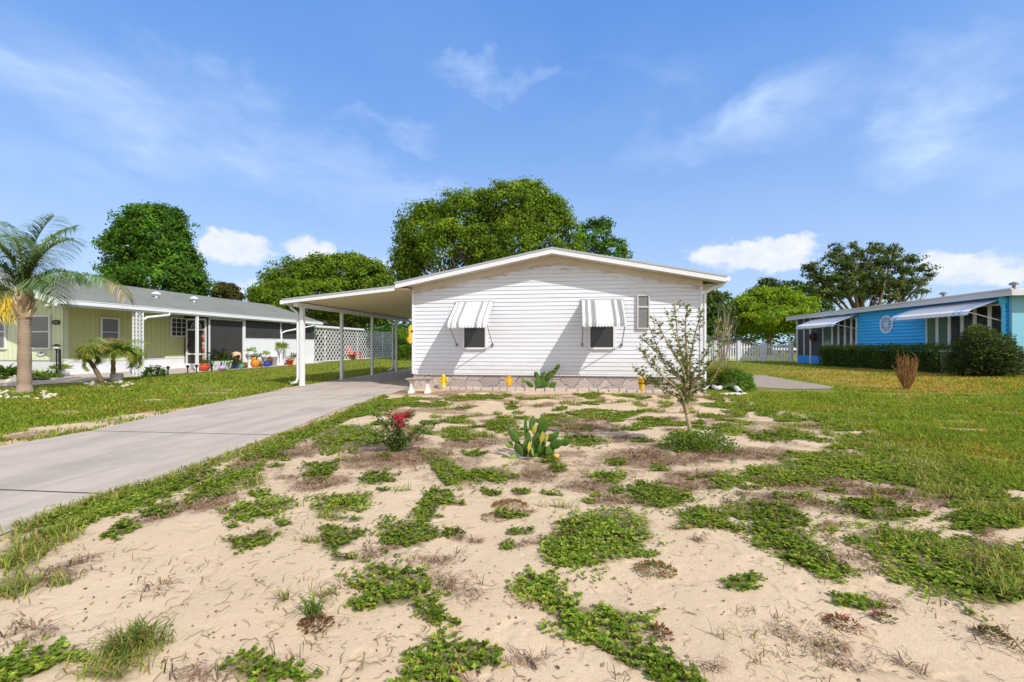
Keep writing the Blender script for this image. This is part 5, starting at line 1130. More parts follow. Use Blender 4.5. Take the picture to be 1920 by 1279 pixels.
pot(498, 688, 15, 22, white, 'low two tiered white pedestal planter with a ragged plant', (YG, 9, 8), 'pedestal', X=-16.85)
pot(527, 688, 13, 34, white, 'tall white pedestal planter topped by a bright green fern', (YG, 11, 11), 'pedestal', X=-16.85, pn=260)
pot(512, 686, 16, 20, mat('white_bucket', (.70, .70, .72), .5, .1), 'plain white tub against the white porch wall', None, 'taper', X=-16.9)
pot(112, 694, 15, 19, mat('grey_stone_urn', (.50, .55, .48), .8, .2, 9), 'pale stone urn with trailing plants below the black sign', (YG, 14, 8), 'pedestal', X=-17.9, pn=160)
root = thing('bushy_plant', (-17.2, 17.3, 0), 'dark leafy potted plants massed before the screened porch', 'potted plants')
cp_ = on_x(410, 690, -16.9); root.location = (cp_.x, cp_.y, -.02); ORG[root.name] = Vector(root.location)
b = MB(); b.lathe((cp_.x, cp_.y, -.02), [(.2, 0), (.28, .3), (.26, .32), (.22, .28)], 14); b.build('pot', mat('dark_pot', (.06, .06, .06), .6, .2), root)
leafy(root, (cp_.x, cp_.y, .15), .55, .85, 420, .22, [(.035, .06, .022), (.05, .08, .03), (.08, .11, .04)])
c = on_x(431, 690, -16.85); rt = thing('spiky_plant', (c.x, c.y, -.02), 'olive spiky potted plant behind the striped planter', 'potted plants')
b = MB(); b.lathe((c.x, c.y, -.02), [(.14, 0), (.2, .25), (.17, .26)], 12); b.build('pot', terracotta, rt); leafy(rt, (c.x, c.y, .2), .4, .45, 200, .26, [(.16, .15, .05), (.10, .12, .04), (.25, .17, .08)])
# striped folding planter, purple ball, wooden barrel, path lights
c = on_x(417, 692, -16.6); rt = thing('striped_planter', (c.x, c.y, 0), 'green and white striped planter on the patio edge', 'planter'); b = MB()
for k in range(9):
    x0 = c.y - .36 + k * .08; b.hexa([(c.x - .16, x0, .02), (c.x + .1, x0, .02), (c.x + .1, x0 + .079, .02), (c.x - .16, x0 + .079, .02), (c.x - .24, x0 - .04 + .01 * k, .42), (c.x + .2, x0 - .04 + .01 * k, .42), (c.x + .2, x0 + .045 + .01 * k, .42), (c.x - .24, x0 + .045 + .01 * k, .42)], k % 2)
b.build('tub', [white, mat('mint_green', (.22, .50, .22), .5, .1)], rt); leafy(rt, (c.x, c.y, .4), .3, .25, 110, .16, BG + YG[:1])
c = on_x(417, 694, -16.42); b = MB(); b.blob((c.x, c.y, .1), (.16, .2, .12), 12, jit=.02); tag(b.build('garden_ball', pinkm, smooth=True), 'lilac domed ball lying in front of the striped planter', 'garden ornament')
c = on_x(443, 690, -16.8); rt = thing('wooden_barrel', (c.x, c.y, 0), 'tan barrel shaped birdhouse with a dark hole on the patio', 'garden ornament'); b = MB(); b.lathe((c.x, c.y, .0), [(.05, 0), (.05, .3), (.2, .34), (.24, .55), (.2, .78), (.05, .84)], 14); b.build('body', mat('tan_wood', (.60, .42, .28), .8, .2, 9), rt, True)
b = MB(); b.blob((c.x + .2, c.y - .1, .58), (.06, .1, .12), 10, jit=.05); b.build('hole', black, rt, True)
for px, py, w_ in ((315, 703, 'leftmost of the row, beside the low green bush'), (352, 699.5, 'just left of the white porch post'), (368.5, 698, 'right at the foot of the white porch post'), (397, 697, 'right of the red orange pot'), (43.5, 700, 'half behind the palm trunk')):
    c = on_x(px, py, -16.3) if px > 60 else on_y(px, 702, 11.9); rt = thing('path_light', (c.x, c.y, gz(c.x, c.y)), 'small black path light, ' + w_, 'path light', 'black path lights along the patio'); z0 = gz(c.x, c.y); b = MB()
    b.tube([(c.x, c.y, z0 - .02), (c.x, c.y, z0 + .26)], .022, 6); b.build('stake', black, rt)
    b = MB(); b.lathe((c.x, c.y, z0 + .24), [(.05, 0), (.05, .06), (.10, .07), (.02, .12)], 10); b.build('lamp_head', black, rt)
p = gp(289, 707); bush('leafy_bush', 'low bright green leafy bush at the foot of the lattice column', (p.x, p.y), .36, .3, .42, 420, .12, [(.06, .15, .03), (.04, .10, .025), (.10, .20, .04)])
p = on_y(78, 694, 12.35); bush('trailing_plant', 'low pale green trailing plants along the white skirt under the window', (p.x, p.y), .75, .25, .28, 380, .16, YG + BG)
p = gp(8, 712); bush('strappy_plant', 'strappy green plant left of the ringed palm trunk', (p.x, p.y), .4, .4, .42, 260, .28, [(.10, .18, .04), (.15, .24, .05)])
c = on_y(106, 690, 12.5); rt = thing('lantern_post', (c.x, c.y, 0), 'black garden lantern on a post above the stone urn', 'lantern'); zl = on_y(104, 652, 12.5).z
b = MB(); b.tube([(c.x, c.y, 0), (c.x, c.y, zl - .08)], .02, 6); b.tube([(c.x + .13, c.y, .3), (c.x + .13, c.y, zl - .05)], .035, 6); b.tube([(c.x, c.y, zl - .12), (c.x + .13, c.y, zl - .2)], .018, 5); b.build('post', black, rt)
b = MB(); b.lathe((c.x, c.y, zl - .08), [(.05, 0), (.07, .04), (.02, .05)], 8, 0); b.lathe((c.x, c.y, zl + .06), [(.13, 0), (.10, .03), (.02, .07)], 8, 0); b.lathe((c.x, c.y, zl - .03), [(.08, 0), (.09, .09)], 8, 1); b.build('lantern', [black, mat('frosted_lantern', (.7, .72, .7), .3, .1)], rt)
# things on the porch door, behind and before the lattice
c = on_y(381, 650, 17.7); b = MB()
for k in range(7): b.blob((c.x, c.y, c.z - .55 + .17 * k), (.06, .05, .09), 8, k % 3, jit=.3)
b.tube([(c.x, c.y, c.z + .55), (c.x, c.y, c.z + .8)], .006, 4); tag(b.build('door_garland', [mat('coral_cloth', (.55, .20, .14), .8, .3, 15), mat('straw_cloth', (.5, .36, .18), .8, .3, 15), mat('wine_cloth', (.25, .05, .06), .8, .3, 15)]), 'coral and straw garland hanging on the screen door', 'garland')
c = on_x(664, 676, -17.2); ch = thing('garden_chair', (c.x, c.y, -.04), 'red slatted garden chair by the lattice screen', 'chair'); redp = mat('red_chair_paint', (.55, .10, .05), .6, .15, 9)
b = MB(); 
for k in range(5): y = c.y - .3 + k * .14; b.hexa([(c.x - .28, y, .34), (c.x - .24, y, .34), (c.x - .24, y + .12, .34), (c.x - .28, y + .12, .34), (c.x - .62, y, 1.15), (c.x - .58, y, 1.15), (c.x - .58, y + .12, 1.15), (c.x - .62, y + .12, 1.15)])
b.build('backrest', redp, ch); b = MB()
for k in range(5): b.box((c.x - .24 + k * .11, c.y - .3, .36 + k * .015), (c.x - .15 + k * .11, c.y + .4, .385 + k * .015))
b.build('seat', redp, ch)
for y in (c.y - .34, c.y + .42):
    b = MB(); b.box((c.x - .3, y - .05, .58), (c.x + .38, y + .05, .61)); b.build('armrest', redp, ch)
    for x in (c.x - .26, c.x + .3): b = MB(); b.box((x - .04, y - .02, -.04), (x + .04, y + .02, .58)); b.build('leg', redp, ch)
c = on_x(604, 642, -18.3); rt = thing('hanging_basket', c, 'orange flower basket hung behind the lattice screen', 'flower basket'); b = MB(); b.lathe((c.x, c.y, c.z - .25), [(.1, 0), (.25, .2), (.22, .22)], 12); b.tube([(c.x, c.y, c.z), (c.x, c.y, 2.3)], .01, 4); b.build('basket', mat('coir', (.2, .12, .06), .9, .3), rt); leafy(rt, (c.x, c.y, c.z - .05), .55, .4, 220, .22, [(.65, .30, .03), (.6, .2, .03), (.2, .2, .04)])

# ------------------------------------------------------------------ things along the white house
c = gp(787, 737); ang = .12; bn = thing('concrete_bench', c, 'small weathered concrete bench with white flared legs at the left corner of the white house', 'bench')
rt_ = Matrix.Rotation(ang, 3, 'Z'); T = lambda x, y, z: tuple(Vector(c) + rt_ @ Vector((x, y, z)))
b = MB(); b.hexa([T(-.31, -.13, .315), T(.31, -.13, .325), T(.31, .13, .325), T(-.31, .13, .315), T(-.33, -.15, .365), T(.33, -.15, .375), T(.33, .15, .375), T(-.33, .15, .365)]); b.build('seat', mat('mossy_concrete', (.36, .32, .27), .95, .35, 14, bump=.5, dirt=(.16, .14, .11), dscale=9, damt=.6), bn, bevel=.012)
for x in (-.2, .2):
    b = MB(); pr2 = [(.115, 0), (.115, .04), (.075, .07), (.055, .16), (.06, .25), (.09, .30), (.1, .314)]
    for (w0, z0), (w1, z1) in zip(pr2[:-1], pr2[1:]):
        b.hexa([T(x - w0 * .55, -w0, z0), T(x + w0 * .55, -w0, z0), T(x + w0 * .55, w0, z0), T(x - w0 * .55, w0, z0), T(x - w1 * .55, -w1, z1), T(x + w1 * .55, -w1, z1), T(x + w1 * .55, w1, z1), T(x - w1 * .55, w1, z1)])
    b.build('leg', mat('white_concrete', (.72, .70, .66), .8, .1, 12, bump=.2), bn)
c = on_y(831.5, 726, 11.12); c.z = 0; rt = thing('hydrant_ornament', c, 'yellow garden ornament with side handles standing against the shaded stone skirt', 'garden ornament')
b = MB(); b.lathe(c, [(.085, 0), (.085, .05), (.065, .07), (.05, .2), (.06, .27), (.05, .31), (.055, .33), (.045, .375), (.02, .40)], 14); b.build('body', yellow, rt, True)
for s in (-1, 1): b = MB(); b.tube([(c.x + s * .04, c.y, .31), (c.x + s * .095, c.y - .01, .30), (c.x + s * .105, c.y - .01, .22), (c.x + s * .085, c.y, .17), (c.x + s * .05, c.y, .19)], [.022, .026, .026, .02, .012], 7); b.build('handle', yellow, rt, True)
b = MB(); b.lathe((c.x, c.y, -.01), [(.075, 0), (.07, .03)], 12); b.build('base', black, rt)
c = on_y(955, 727, 11.08); c.z = 0; rt = thing('leaf_stake', c, 'orange yellow tulip shaped stake between the bare stone and the cactus', 'garden ornament')
b = MB(); b.tube([(c.x + .01, c.y, -.05), (c.x + .01, c.y, .12)], .012, 6); b.build('stake', black, rt)
b = MB(); pts = [(0, .07), (.05, .13), (.075, .22), (.115, .27), (.06, .29), (.045, .36), (.0, .39), (-.03, .35), (-.085, .35), (-.075, .29), (-.115, .25), (-.06, .18)]; b.prism([(c.x + x, c.y - .02, z) for x, z in pts], (0, .03, 0)); b.build('petals', [orange], rt, bevel=.008)
b = MB(); b.prism([(c.x + x * .45 + .005, c.y - .027, z * .8 + .04) for x, z in pts], (0, .006, 0)); b.build('centre', yellow, rt)
c = on_y(1203, 728, 11.0); c.z = 0; rt = thing('yellow_bucket', c, 'tapered yellow bucket at the stone skirt behind the young crape myrtle', 'bucket')
b = MB(); b.lathe(c, [(.06, .06), (.06, .07), (.085, .33), (.115, .355), (.115, .37), (.09, .37), (.075, .32)], 14); b.build('body', yellow, rt, True); b = MB(); b.tube([(c.x - .1, c.y, .35), (c.x - .04, c.y - .08, .40), (c.x + .06, c.y - .08, .39), (c.x + .1, c.y, .35)], .01, 5); b.lathe(c, [(.055, 0), (.055, .062)], 10); b.build('handle', orange, rt)
c = on_y(771, 628, HY - .06); rt = thing('corner_ornament', c, 'yellow wall ornament on the left corner post of the white house', 'wall decoration'); b = MB(); b.prism([(c.x - .03 + x, HY - .07, c.z + z) for x, z in [(0, -.26), (.05, -.2), (.045, .1), (.06, .24), (.0, .28), (-.05, .2), (-.04, -.05), (-.06, -.18)]], (0, .03, 0)); b.build('body', yellow, rt, bevel=.008)
b = MB(); b.blob((c.x + .03, HY - .075, c.z + .1), (.03, .02, .03), 8, jit=.05); b.blob((c.x - .08, HY - .05, c.z - .13), (.05, .03, .09), 8, 1, jit=.1); b.build('bell', [black, orange], rt)
# edging and pebbles
b = MB(); x = -3.45
while x < 3.0:
    w = random.uniform(.16, .3); y = HY - .36 + .012 * math.sin(x * 9); h = .075 + random.uniform(-.015, .02); b.hexa([(x, y - .05, -.03), (x + w - .012, y - .05, -.03), (x + w - .012, y + .05, -.03), (x, y + .05, -.03), (x + .015, y - .035, h), (x + w - .03, y - .035, h * random.uniform(.8, 1)), (x + w - .03, y + .03, h), (x + .015, y + .03, h)]); x += w
tag(b.build('garden_edging', mat('pinkish_concrete', (.50, .43, .37), .95, .2, 8, bump=.4), bevel=.012), 'low scalloped concrete edging along the foot of the white house', 'edging')
b = MB()
for k in range(650):
    x = random.uniform(-3.7, 3.3); y = random.uniform(HY - .30, HY - .01); r_ = random.uniform(.012, .032); b.blob((x, y, r_ * .45), (r_, r_ * .8, r_ * .7), 5, random.randint(0, 2), jit=.4)
tag(b.build('pebbles', [mat('pebble_grey', (.34, .33, .34), .9, .2), mat('pebble_pale', (.55, .52, .5), .9, .2), mat('pebble_dark', (.16, .15, .16), .9, .2)], org=(0, 0, 0)), kind='stuff')
# corrugated drain pipe
pp = [on_y(1321, 716, HY - .42), gp(1330, 727), gp(1345, 733), gp(1362, 730), gp(1376, 732), gp(1388, 740)]; pp[0].z = .14
for i, zz in enumerate((.15, .09, .07, .10, .11, .055)): pp[i].z = zz
def spline(p, n):
    o = []
    for i in range(len(p) - 1):
        a, b_, c_, d = p[max(0, i - 1)], p[i], p[i + 1], p[min(len(p) - 1, i + 2)]
        for k in range(n):
            t = k / n; o.append(.5 * ((2 * b_) + (c_ - a) * t + (2 * a - 5 * b_ + 4 * c_ - d) * t * t + (3 * b_ - a - 3 * c_ + d) * t ** 3))
    return o + [p[-1]]
sp = spline(pp, 14); b = MB(); b.tube(sp, [.052 + .006 * (k % 2) for k in range(len(sp))], 10); dp = tag(b.build('drain_pipe', white), 'white corrugated drain pipe lying on the sand below the corner downspout', 'pipe')
b = MB(); q = sp[-1]; dq = (sp[-1] - sp[-2]).normalized(); b.tube([q + dq * .001, q + dq * .004], .045, 10); b.build('open_end', black, dp)
# strewn pale plastic edging beyond the pipe
a = gp(1352, 741); e = gp(1404, 741); b = MB()
for k in range(5):
    o = Vector((0, -.05 * k + .08, 0)); b.tube([a + o + Vector((.1 * k, 0, .02)), a.lerp(e, .5) + o + Vector((0, .04 * math.sin(k), .035)), e + o + Vector((-.06 * k, .1, .02))], .022, 5)
tag(b.build('splash_strips', mat('pale_plastic', (.60, .62, .62), .6, .1)), 'tangle of pale strips lying past the end of the drain pipe', 'garden debris')
# grass clump, round shrub and bare bush at the right corner
c = gp(1349, 728); og = thing('ornamental_grass', c, 'arching clump of long green and tan grass at the right corner of the white house', 'grass clump')
n = 620; az = rng.uniform(0, 6.28, n); lv = Leaves(); P = np.array(c) + np.stack([.14 * rng.standard_normal(n), .14 * rng.standard_normal(n), 0 * az], 1); lv.blades(P, rng.uniform(.55, 1.05, n), .016, az, rng.uniform(.2, 1.4, n), tints(n, [(.19, .28, .05), (.26, .33, .07), (.13, .21, .04), (.38, .32, .12), (.30, .18, .09)], .2)); lv.build('blades', GRASS, og)
p = gp(1386, 733); bush('round_shrub', 'round bright green shrub right of the arching grass clump', (p.x, p.y + .2), .46, .42, .58, 1500, .075, [(.11, .24, .04), (.15, .29, .045), (.08, .17, .035)])
c = at(1352, 700, 14.5); c.z = 0; bb = thing('bare_bush', c, 'leafless grey brown bush of upright twigs behind the house corner', 'shrub'); b = MB()
for k in range(24):
    a = random.uniform(0, 6.28); q = random.uniform(.08, .42); e = (c.x + .12 + q * math.cos(a), c.y + q * math.sin(a), random.uniform(1.6, 2.55)); pts = limb(b, (c.x + .05 * math.cos(a), c.y, -.02), e, .012, .004, 6, .07, sides=4)
    for m_ in range(5): s_ = pts[random.randint(2, 6)]; limb(b, s_, s_ + Vector((random.uniform(-.25, .25), random.uniform(-.25, .25), random.uniform(.15, .5))), .005, .002, 3, .1, sides=3)
b.build('twigs', greytwig, bb)

# ------------------------------------------------------------------ young crape myrtle
TD = 5.05
c = gp(1298, 838); cm = thing('crape_myrtle', c, 'young multi stemmed crape myrtle in front of the right end of the white house', 'small tree')
b = MB(); lvp = []; lvd = []
fork = at(1288, 778, TD); trunk = [Vector(c) - Vector((0, 0, .05)), at(1297, 820, TD), at(1292, 798, TD), fork]; b.tube(spline(trunk, 4), list(np.linspace(.030, .022, 13)), 8)
tw = MB()
stems = [(1285, 700, 1272, 640, 1264, 560), (1280, 720, 1240, 670, 1196, 628), (1275, 735, 1225, 690, 1200, 652), (1283, 700, 1255, 650, 1225, 590), (1290, 690, 1285, 620, 1290, 570), (1293, 700, 1300, 640, 1318, 575), (1296, 710, 1325, 660, 1352, 595), (1300, 720, 1335, 680, 1372, 610),
         (1270, 745, 1215, 715, 1190, 690), (1278, 730, 1235, 720, 1205, 720), (1296, 740, 1330, 720, 1348, 690), (1283, 715, 1250, 690, 1215, 605), (1290, 700, 1278, 660, 1245, 575)]
for s in stems:
    dz = random.uniform(-.32, .32); p = [fork, at(s[0], s[1], TD + dz * .4), at(s[2], s[3], TD + dz), at(s[4], s[5], TD + dz * 1.25)]; q = spline(p, 8); b.tube(q, list(np.linspace(.017, .004, len(q))), 6)
    for k, pt in enumerate(q[5:-2], 5):
        for _ in range(3):
            e = pt + Vector((random.uniform(-1, 1), random.uniform(-1, 1), random.uniform(-.1, .9))) * random.uniform(.04, .13)
            tw.tube([pt, e], [.003, .0015], 3)
            for _ in range(random.randint(3, 6)): lvp.append(tuple(pt.lerp(e, random.uniform(.3, 1)))); lvd.append(random.uniform(0, 6.28))
    for k in range(3):
        pt = q[random.randint(12, len(q) - 3)]; tw.tube([pt, pt + Vector((random.uniform(-.12, .12), random.uniform(-.1, .1), random.uniform(.08, .22)))], [.003, .001], 3)
b.build('trunk', barkpale, cm, True); tw.build('twigs', mat('myrtle_twig', (.28, .22, .14), .9, .3, 30), cm)
n = len(lvp); lv = Leaves(); lv.add(np.array(lvp), rng.uniform(.026, .05, n), rng.uniform(.016, .027, n), np.array(lvd), rng.uniform(-.6, .8, n), rng.uniform(-.7, .7, n), tints(n, [(.13, .20, .035), (.18, .25, .045), (.09, .14, .03), (.28, .33, .08), (.24, .15, .07)], .22, [.34, .28, .2, .12, .06]))
n = 2400; d = rdir(n); d[:, 2] = np.abs(d[:, 2]); q = rng.random(n) ** .45; P = np.array(gp(1308, 842)) + d * q[:, None] * np.array([.46, .28, .23]) * (.8 + .4 * vnoise(d[:, 0] * 4, d[:, 1] * 4, 2))[:, None]
lv.add(P, rng.uniform(.022, .042, n), rng.uniform(.013, .022, n), np.arctan2(d[:, 1], d[:, 0]) + rng.normal(0, .8, n), rng.uniform(-.1, 1.1, n), rng.uniform(-.6, .6, n), tints(n, [(.12, .21, .03), (.17, .27, .04), (.09, .16, .025), (.25, .31, .06)], .2))
lv.build('leaves', LEAF, cm)
# red flowering crape myrtle by the drive
TD2 = gp(742, 846).length * 1.0; c = gp(742, 846); tdep = -SR * c.x + CR * c.y
rm = thing('flowering_shrub', c, 'low crape myrtle shrub with bright pink red blossoms beside the driveway', 'shrub'); b = MB(); lv = Leaves(); lp = []
for s in [(745, 820, 750, 785), (735, 822, 715, 790), (760, 825, 800, 792), (765, 830, 812, 800), (730, 828, 700, 812), (748, 815, 738, 780), (752, 818, 768, 775), (725, 830, 690, 830), (755, 830, 785, 805), (740, 815, 728, 775), (738, 830, 702, 775)]:
    dz = random.uniform(-.12, .12); q = spline([Vector(c), at(s[0], s[1], tdep + dz * .5), at(s[2], s[3], tdep + dz)], 8); b.tube(q, list(np.linspace(.006, .002, len(q))), 5)
    for pt in q[3:]:
        for _ in range(22): lp.append(tuple(pt + Vector((random.gauss(0, .022), random.gauss(0, .022), random.gauss(0, .016)))))
b.build('stems', barkpale, rm, True); n = len(lp); lv.add(np.array(lp), rng.uniform(.02, .038, n), rng.uniform(.012, .02, n), rng.uniform(0, 6.28, n), rng.uniform(-.4, .9, n), rng.uniform(-.7, .7, n), tints(n, [(.085, .18, .035), (.13, .24, .05), (.06, .12, .03), (.20, .20, .06)], .2)); lv.build('leaves', LEAF, rm)
lv = Leaves(); lp = []
for x, y, r_, m_ in [(750, 785, .05, 210), (742, 780, .032, 90), (762, 779, .036, 110), (768, 775, .022, 60), (752, 796, .032, 90), (736, 798, .02, 30), (731, 778, .016, 24)]:
    for _ in range(m_): lp.append(tuple(at(x, y, tdep - .04) + Vector((random.gauss(0, 1), random.gauss(0, 1), random.gauss(0, 1))) * r_ * .55))
n = len(lp); lv.add(np.array(lp), rng.uniform(.010, .02, n), rng.uniform(.010, .016, n), rng.uniform(0, 6.28, n), rng.uniform(-1, 1, n), rng.uniform(-1, 1, n), tints(n, [(.62, .03, .10), (.50, .015, .06), (.72, .08, .18)], .15)); lv.build('blossoms', LEAF, rm)

# ------------------------------------------------------------------ prickly pears
padm = mat('cactus_pad', (.055, .118, .018), .6, .3, 12, bump=.2, bscale=70, spec=.2, dirt=(.14, .19, .03), dscale=9, damt=.5); padl = mat('cactus_pad_yellow', (.42, .36, .05), .55, .3, 20, dirt=(.2, .22, .05), dscale=14, damt=.6); padg = mat('cactus_pad_light', (.20, .30, .06), .5, .2, 12)
def pad(b, c, L_, w, th, ang, yaw, mi, tilt=0.0):
    """flat egg shaped pad from its foot c, tipped by ang from upright in the plane turned by yaw"""
    m = Matrix.Rotation(yaw, 3, 'Z') @ Matrix.Rotation(ang, 3, 'Y') @ Matrix.Rotation(tilt, 3, 'X'); vs = []; fs = []; nr, ns = 9, 12
    for i in range(nr + 1):
        f = i / nr; r = math.sin(math.pi * (f ** .85)) ** .75 if 0 < f < 1 else .02
        for j in range(ns):
            a = 2 * math.pi * j / ns; p = m @ Vector((w / 2 * r * math.cos(a), th / 2 * (r ** .6) * math.sin(a), L_ * f)); vs.append(Vector(c) + p)
    for i in range(nr):
        for j in range(ns): fs.append((i * ns + j, i * ns + (j + 1) % ns, (i + 1) * ns + (j + 1) % ns, (i + 1) * ns + j))
    b.add(vs, fs, mi)
c = gp(998, 858); tdc = -SR * c.x + CR * c.y
pc = thing('prickly_pear', c, 'clump of green prickly pear pads with yellowed fruit in the middle of the sandy yard', 'cactus')
k = tdc / FPX; hidden = []
for x, y, L_, w, ang, yaw, mi, dz in [(1000, 862, 36, 26, .0, .2, 0, 0), (986, 862, 34, 24, -.35, .5, 0, .05), (1012, 862, 34, 24, .4, -.3, 0, .03), (992, 836, 36, 16, -.1, .6, 0, .02), (985, 812, 38, 15, .06, 1.0, 0, .03), (996, 806, 34, 17, .15, .4, 0, .06), (1010, 815, 40, 24, .42, .1, 0, .05), (1020, 812, 34, 16, .25, .5, 0, .1),
      (972, 830, 36, 20, -.55, .2, 0, -.04), (964, 828, 24, 12, -.1, .7, 0, 0), (1022, 824, 32, 20, 1.25, .1, 0, .0), (1030, 838, 36, 22, 1.1, -.2, 0, -.05), (1042, 834, 30, 20, 1.2, .3, 2, 0), (962, 838, 22, 16, -1.0, .2, 2, 0), (1004, 838, 34, 22, .15, -.2, 0, -.08), (1024, 852, 30, 22, .8, .3, 0, -.07), (978, 852, 30, 20, -.5, -.3, 0, -.08),
      (1001, 814, 22, 18, .0, .1, 1, -.10), (1014, 832, 30, 15, .1, .2, 1, -.13), (1022, 830, 22, 12, .3, 0, 1, -.12), (992, 850, 26, 14, .1, .3, 1, -.13), (1000, 856, 20, 8, -.1, .9, 2, -.15), (1010, 850, 22, 12, .1, .3, 0, -.12), (968, 868, 18, 22, -1.2, .2, 2, -.06), (990, 826, 30, 18, -.25, .8, 0, .12), (1006, 826, 32, 18, .2, -.6, 0, .12), (1016, 842, 30, 20, .5, .9, 0, .06), (976, 842, 30, 18, -.4, -.8, 0, .06), (984, 846, 32, 20, -.1, .9, 0, -.04), (1004, 850, 28, 20, .25, -.9, 0, -.02), (970, 820, 26, 14, -.5, .4, 0, .08), (1012, 800, 30, 16, .3, .7, 0, .1), (1034, 822, 26, 16, .9, .5, 0, .06), (1050, 832, 26, 18, 1.25, -.3, 0, 0), (996, 858, 26, 18, .1, .5, 0, -.10), (1026, 860, 24, 18, 1.0, .1, 0, -.02), (955, 862, 20, 14, -1.35, .4, 0, 0)]:
    p = at(x, y, tdc + dz); p.z = max(p.z, c.z - .01); b = MB(); pad(b, p, L_ * k * .82, w * k * (.55 if mi == 1 else .80), .020, ang, yaw + YAW, 0, random.uniform(-.25, .25)); b.build('pad', (padm, padl, padg)[mi], pc, True)
b = MB(); p = at(1043, 850, tdc - .05); b.blob((p.x, p.y, c.z + .03), (.035, .03, .028), 10, jit=.1); b.build('fallen_fruit', mat('fruit_orange', (.62, .40, .10), .6, .2, 20), pc, True)
c = on_y(1012, 727, 11.1); c.z = 0; k = 11.2 / FPX
pw = thing('cactus_clump', c, 'sprawling dark cactus leaning against the stone skirt between the two awnings', 'cactus')
for x, y, L_, w, ang, yaw, mi in [(1010, 727, 20, 13, -.2, .2, 0), (1020, 727, 22, 13, .3, -.1, 0), (1024, 714, 22, 12, .5, 0, 0), (1033, 706, 16, 9, .55, 0, 0), (1038, 700, 14, 8, .5, 0, 0), (1043, 692, 11, 8, .6, 0, 0), (1010, 714, 18, 8, -.25, 0, 0), (1014, 708, 14, 7, .6, 0, 0), (1000, 726, 18, 9, -.9, 0, 0), (986, 716, 10, 6, -.8, 0, 0), (984, 718, 9, 10, -.3, 0, 2), (1008, 724, 9, 9, 0, 0, 2), (1030, 727, 16, 11, .9, .2, 0), (1016, 727, 24, 12, .1, .3, 0), (1004, 706, 10, 5, -.1, 0, 0)]:
    p = on_y(x, y, 11.05 + random.uniform(-.06, .06)); p.z = max(p.z, 0); b = MB(); pad(b, p, L_ * k, w * k, .03, ang, yaw, 0, random.uniform(-.2, .2)); b.build('pad', (padm, padl, padg)[mi], pw, True)

# ------------------------------------------------------------------ ground cover, tufts, thatch, lawn
def sample(lst, dens, minimum=30, runners=False):
    out = []; own = []
    for i, (cx, cy, rx, ry, tl) in enumerate(lst):
        y_ = max(cy, HOR + 20); t = CAMZ * FPX / (y_ - HOR); area = math.pi * (rx * t / FPX) * (ry * t * t / (CAMZ * FPX)); d_ = dens * min(1, (2.6 / t) ** .8); n = int(max(minimum, area * d_))
        a = rng.uniform(0, 6.283, n); r = rng.random(n) ** .58 * 1.3; keep = (r < .5 + .85 * vnoise(np.cos(a) * 2.6 + i * 5, np.sin(a) * 2.6, 4)) & (rng.random(n) < 1.25 - .55 * r) 
        c_, s_ = math.cos(tl), math.sin(tl); x = cx + rx * r * np.cos(a) * c_ - ry * r * np.sin(a) * s_; y = cy + rx * r * np.cos(a) * s_ + ry * r * np.sin(a) * c_
        x = x + rx * .55 * (vnoise(np.cos(a) * 1.7 + i * 3, r * 2 + np.sin(a), 14) - .5); y = y + ry * .7 * (vnoise(np.sin(a) * 1.7 + i * 3, r * 2, 15) - .5)
        if runners and ry > 9:                              # creeping runners that leave the mat
            for _ in range(int(4 + rx / 14)):
                a0 = rng.uniform(0, 6.283); m_ = rng.integers(5, 14); st = np.cumsum(rng.normal(.075, .03, m_)) + .72; aa = a0 + np.cumsum(rng.normal(0, .12, m_)); jx = rx * st * np.cos(aa); jy = ry * st * np.sin(aa)
                x = np.concatenate([x, cx + jx * c_ - jy * s_]); y = np.concatenate([y, cy + jx * s_ + jy * c_]); keep = np.concatenate([keep, np.ones(m_, bool)])
        keep &= y > HOR + 30; x = x[keep]; y = y[keep]; tt = CAMZ * FPX / (y - HOR); a_ = ((x - 960) * CR / FPX - SR) * tt; b_ = ((x - 960) * SR / FPX + CR) * tt
        q = np.stack([a_, b_, ground_z(a_, b_)], 1); out.append(q); own.append(np.full(len(q), i))
    P = np.concatenate(out); o = np.concatenate(own); ok = ~in_drive(P[:, 0], P[:, 1], -.04) & ~((P[:, 1] > HY - .4) & (P[:, 0] > HX0) & (P[:, 0] < HX1)); return P[ok], o[ok]
P, own = sample(COVER, 6200, 30, True); P = P[:]; n = len(P)
dist = np.hypot(P[:, 0], P[:, 1]); big = 1 + np.clip((dist - 3) * .09, 0, .9)
per = 6; hgt = np.abs(rng.normal(0, .011, n)) * (.35 + 1.2 * vnoise(P[:, 0] * 6, P[:, 1] * 6, 6)) * np.clip(1.25 - dist * .06, .4, 1) + .006
ok = fbm(P[:, 0] * 9, P[:, 1] * 9, 77) + .5 * rng.random(n) > .42; P = P[ok]; hgt = hgt[ok]; own = own[ok]; big = big[ok]; n = len(P)
PP = np.repeat(P + np.stack([0 * hgt, 0 * hgt, hgt], 1), per, 0); m = len(PP); az = (np.tile(np.arange(per) * 6.283 / per, n) + np.repeat(rng.uniform(0, 6.28, n), per) + rng.normal(0, .3, m))
prnd = np.random.default_rng(5).uniform(.75, 1.2, (len(COVER), 1)); yel = np.random.default_rng(6).uniform(0, 1, len(COVER))
t = np.repeat(tints(n, [(.165, .255, .026), (.22, .31, .034), (.12, .19, .022), (.33, .37, .065)], .16) * prnd[own], per, 0) * (1 + .12 * rng.standard_normal((m, 1)))
cov = Leaves(); bl = np.repeat(big, per); cov.add(PP, .014 * bl * rng.uniform(.7, 1.35, m), .0098 * bl * rng.uniform(.8, 1.25, m), az, rng.uniform(-.1, .75, m), rng.uniform(-.35, .35, m), np.clip(t, .01, .5))
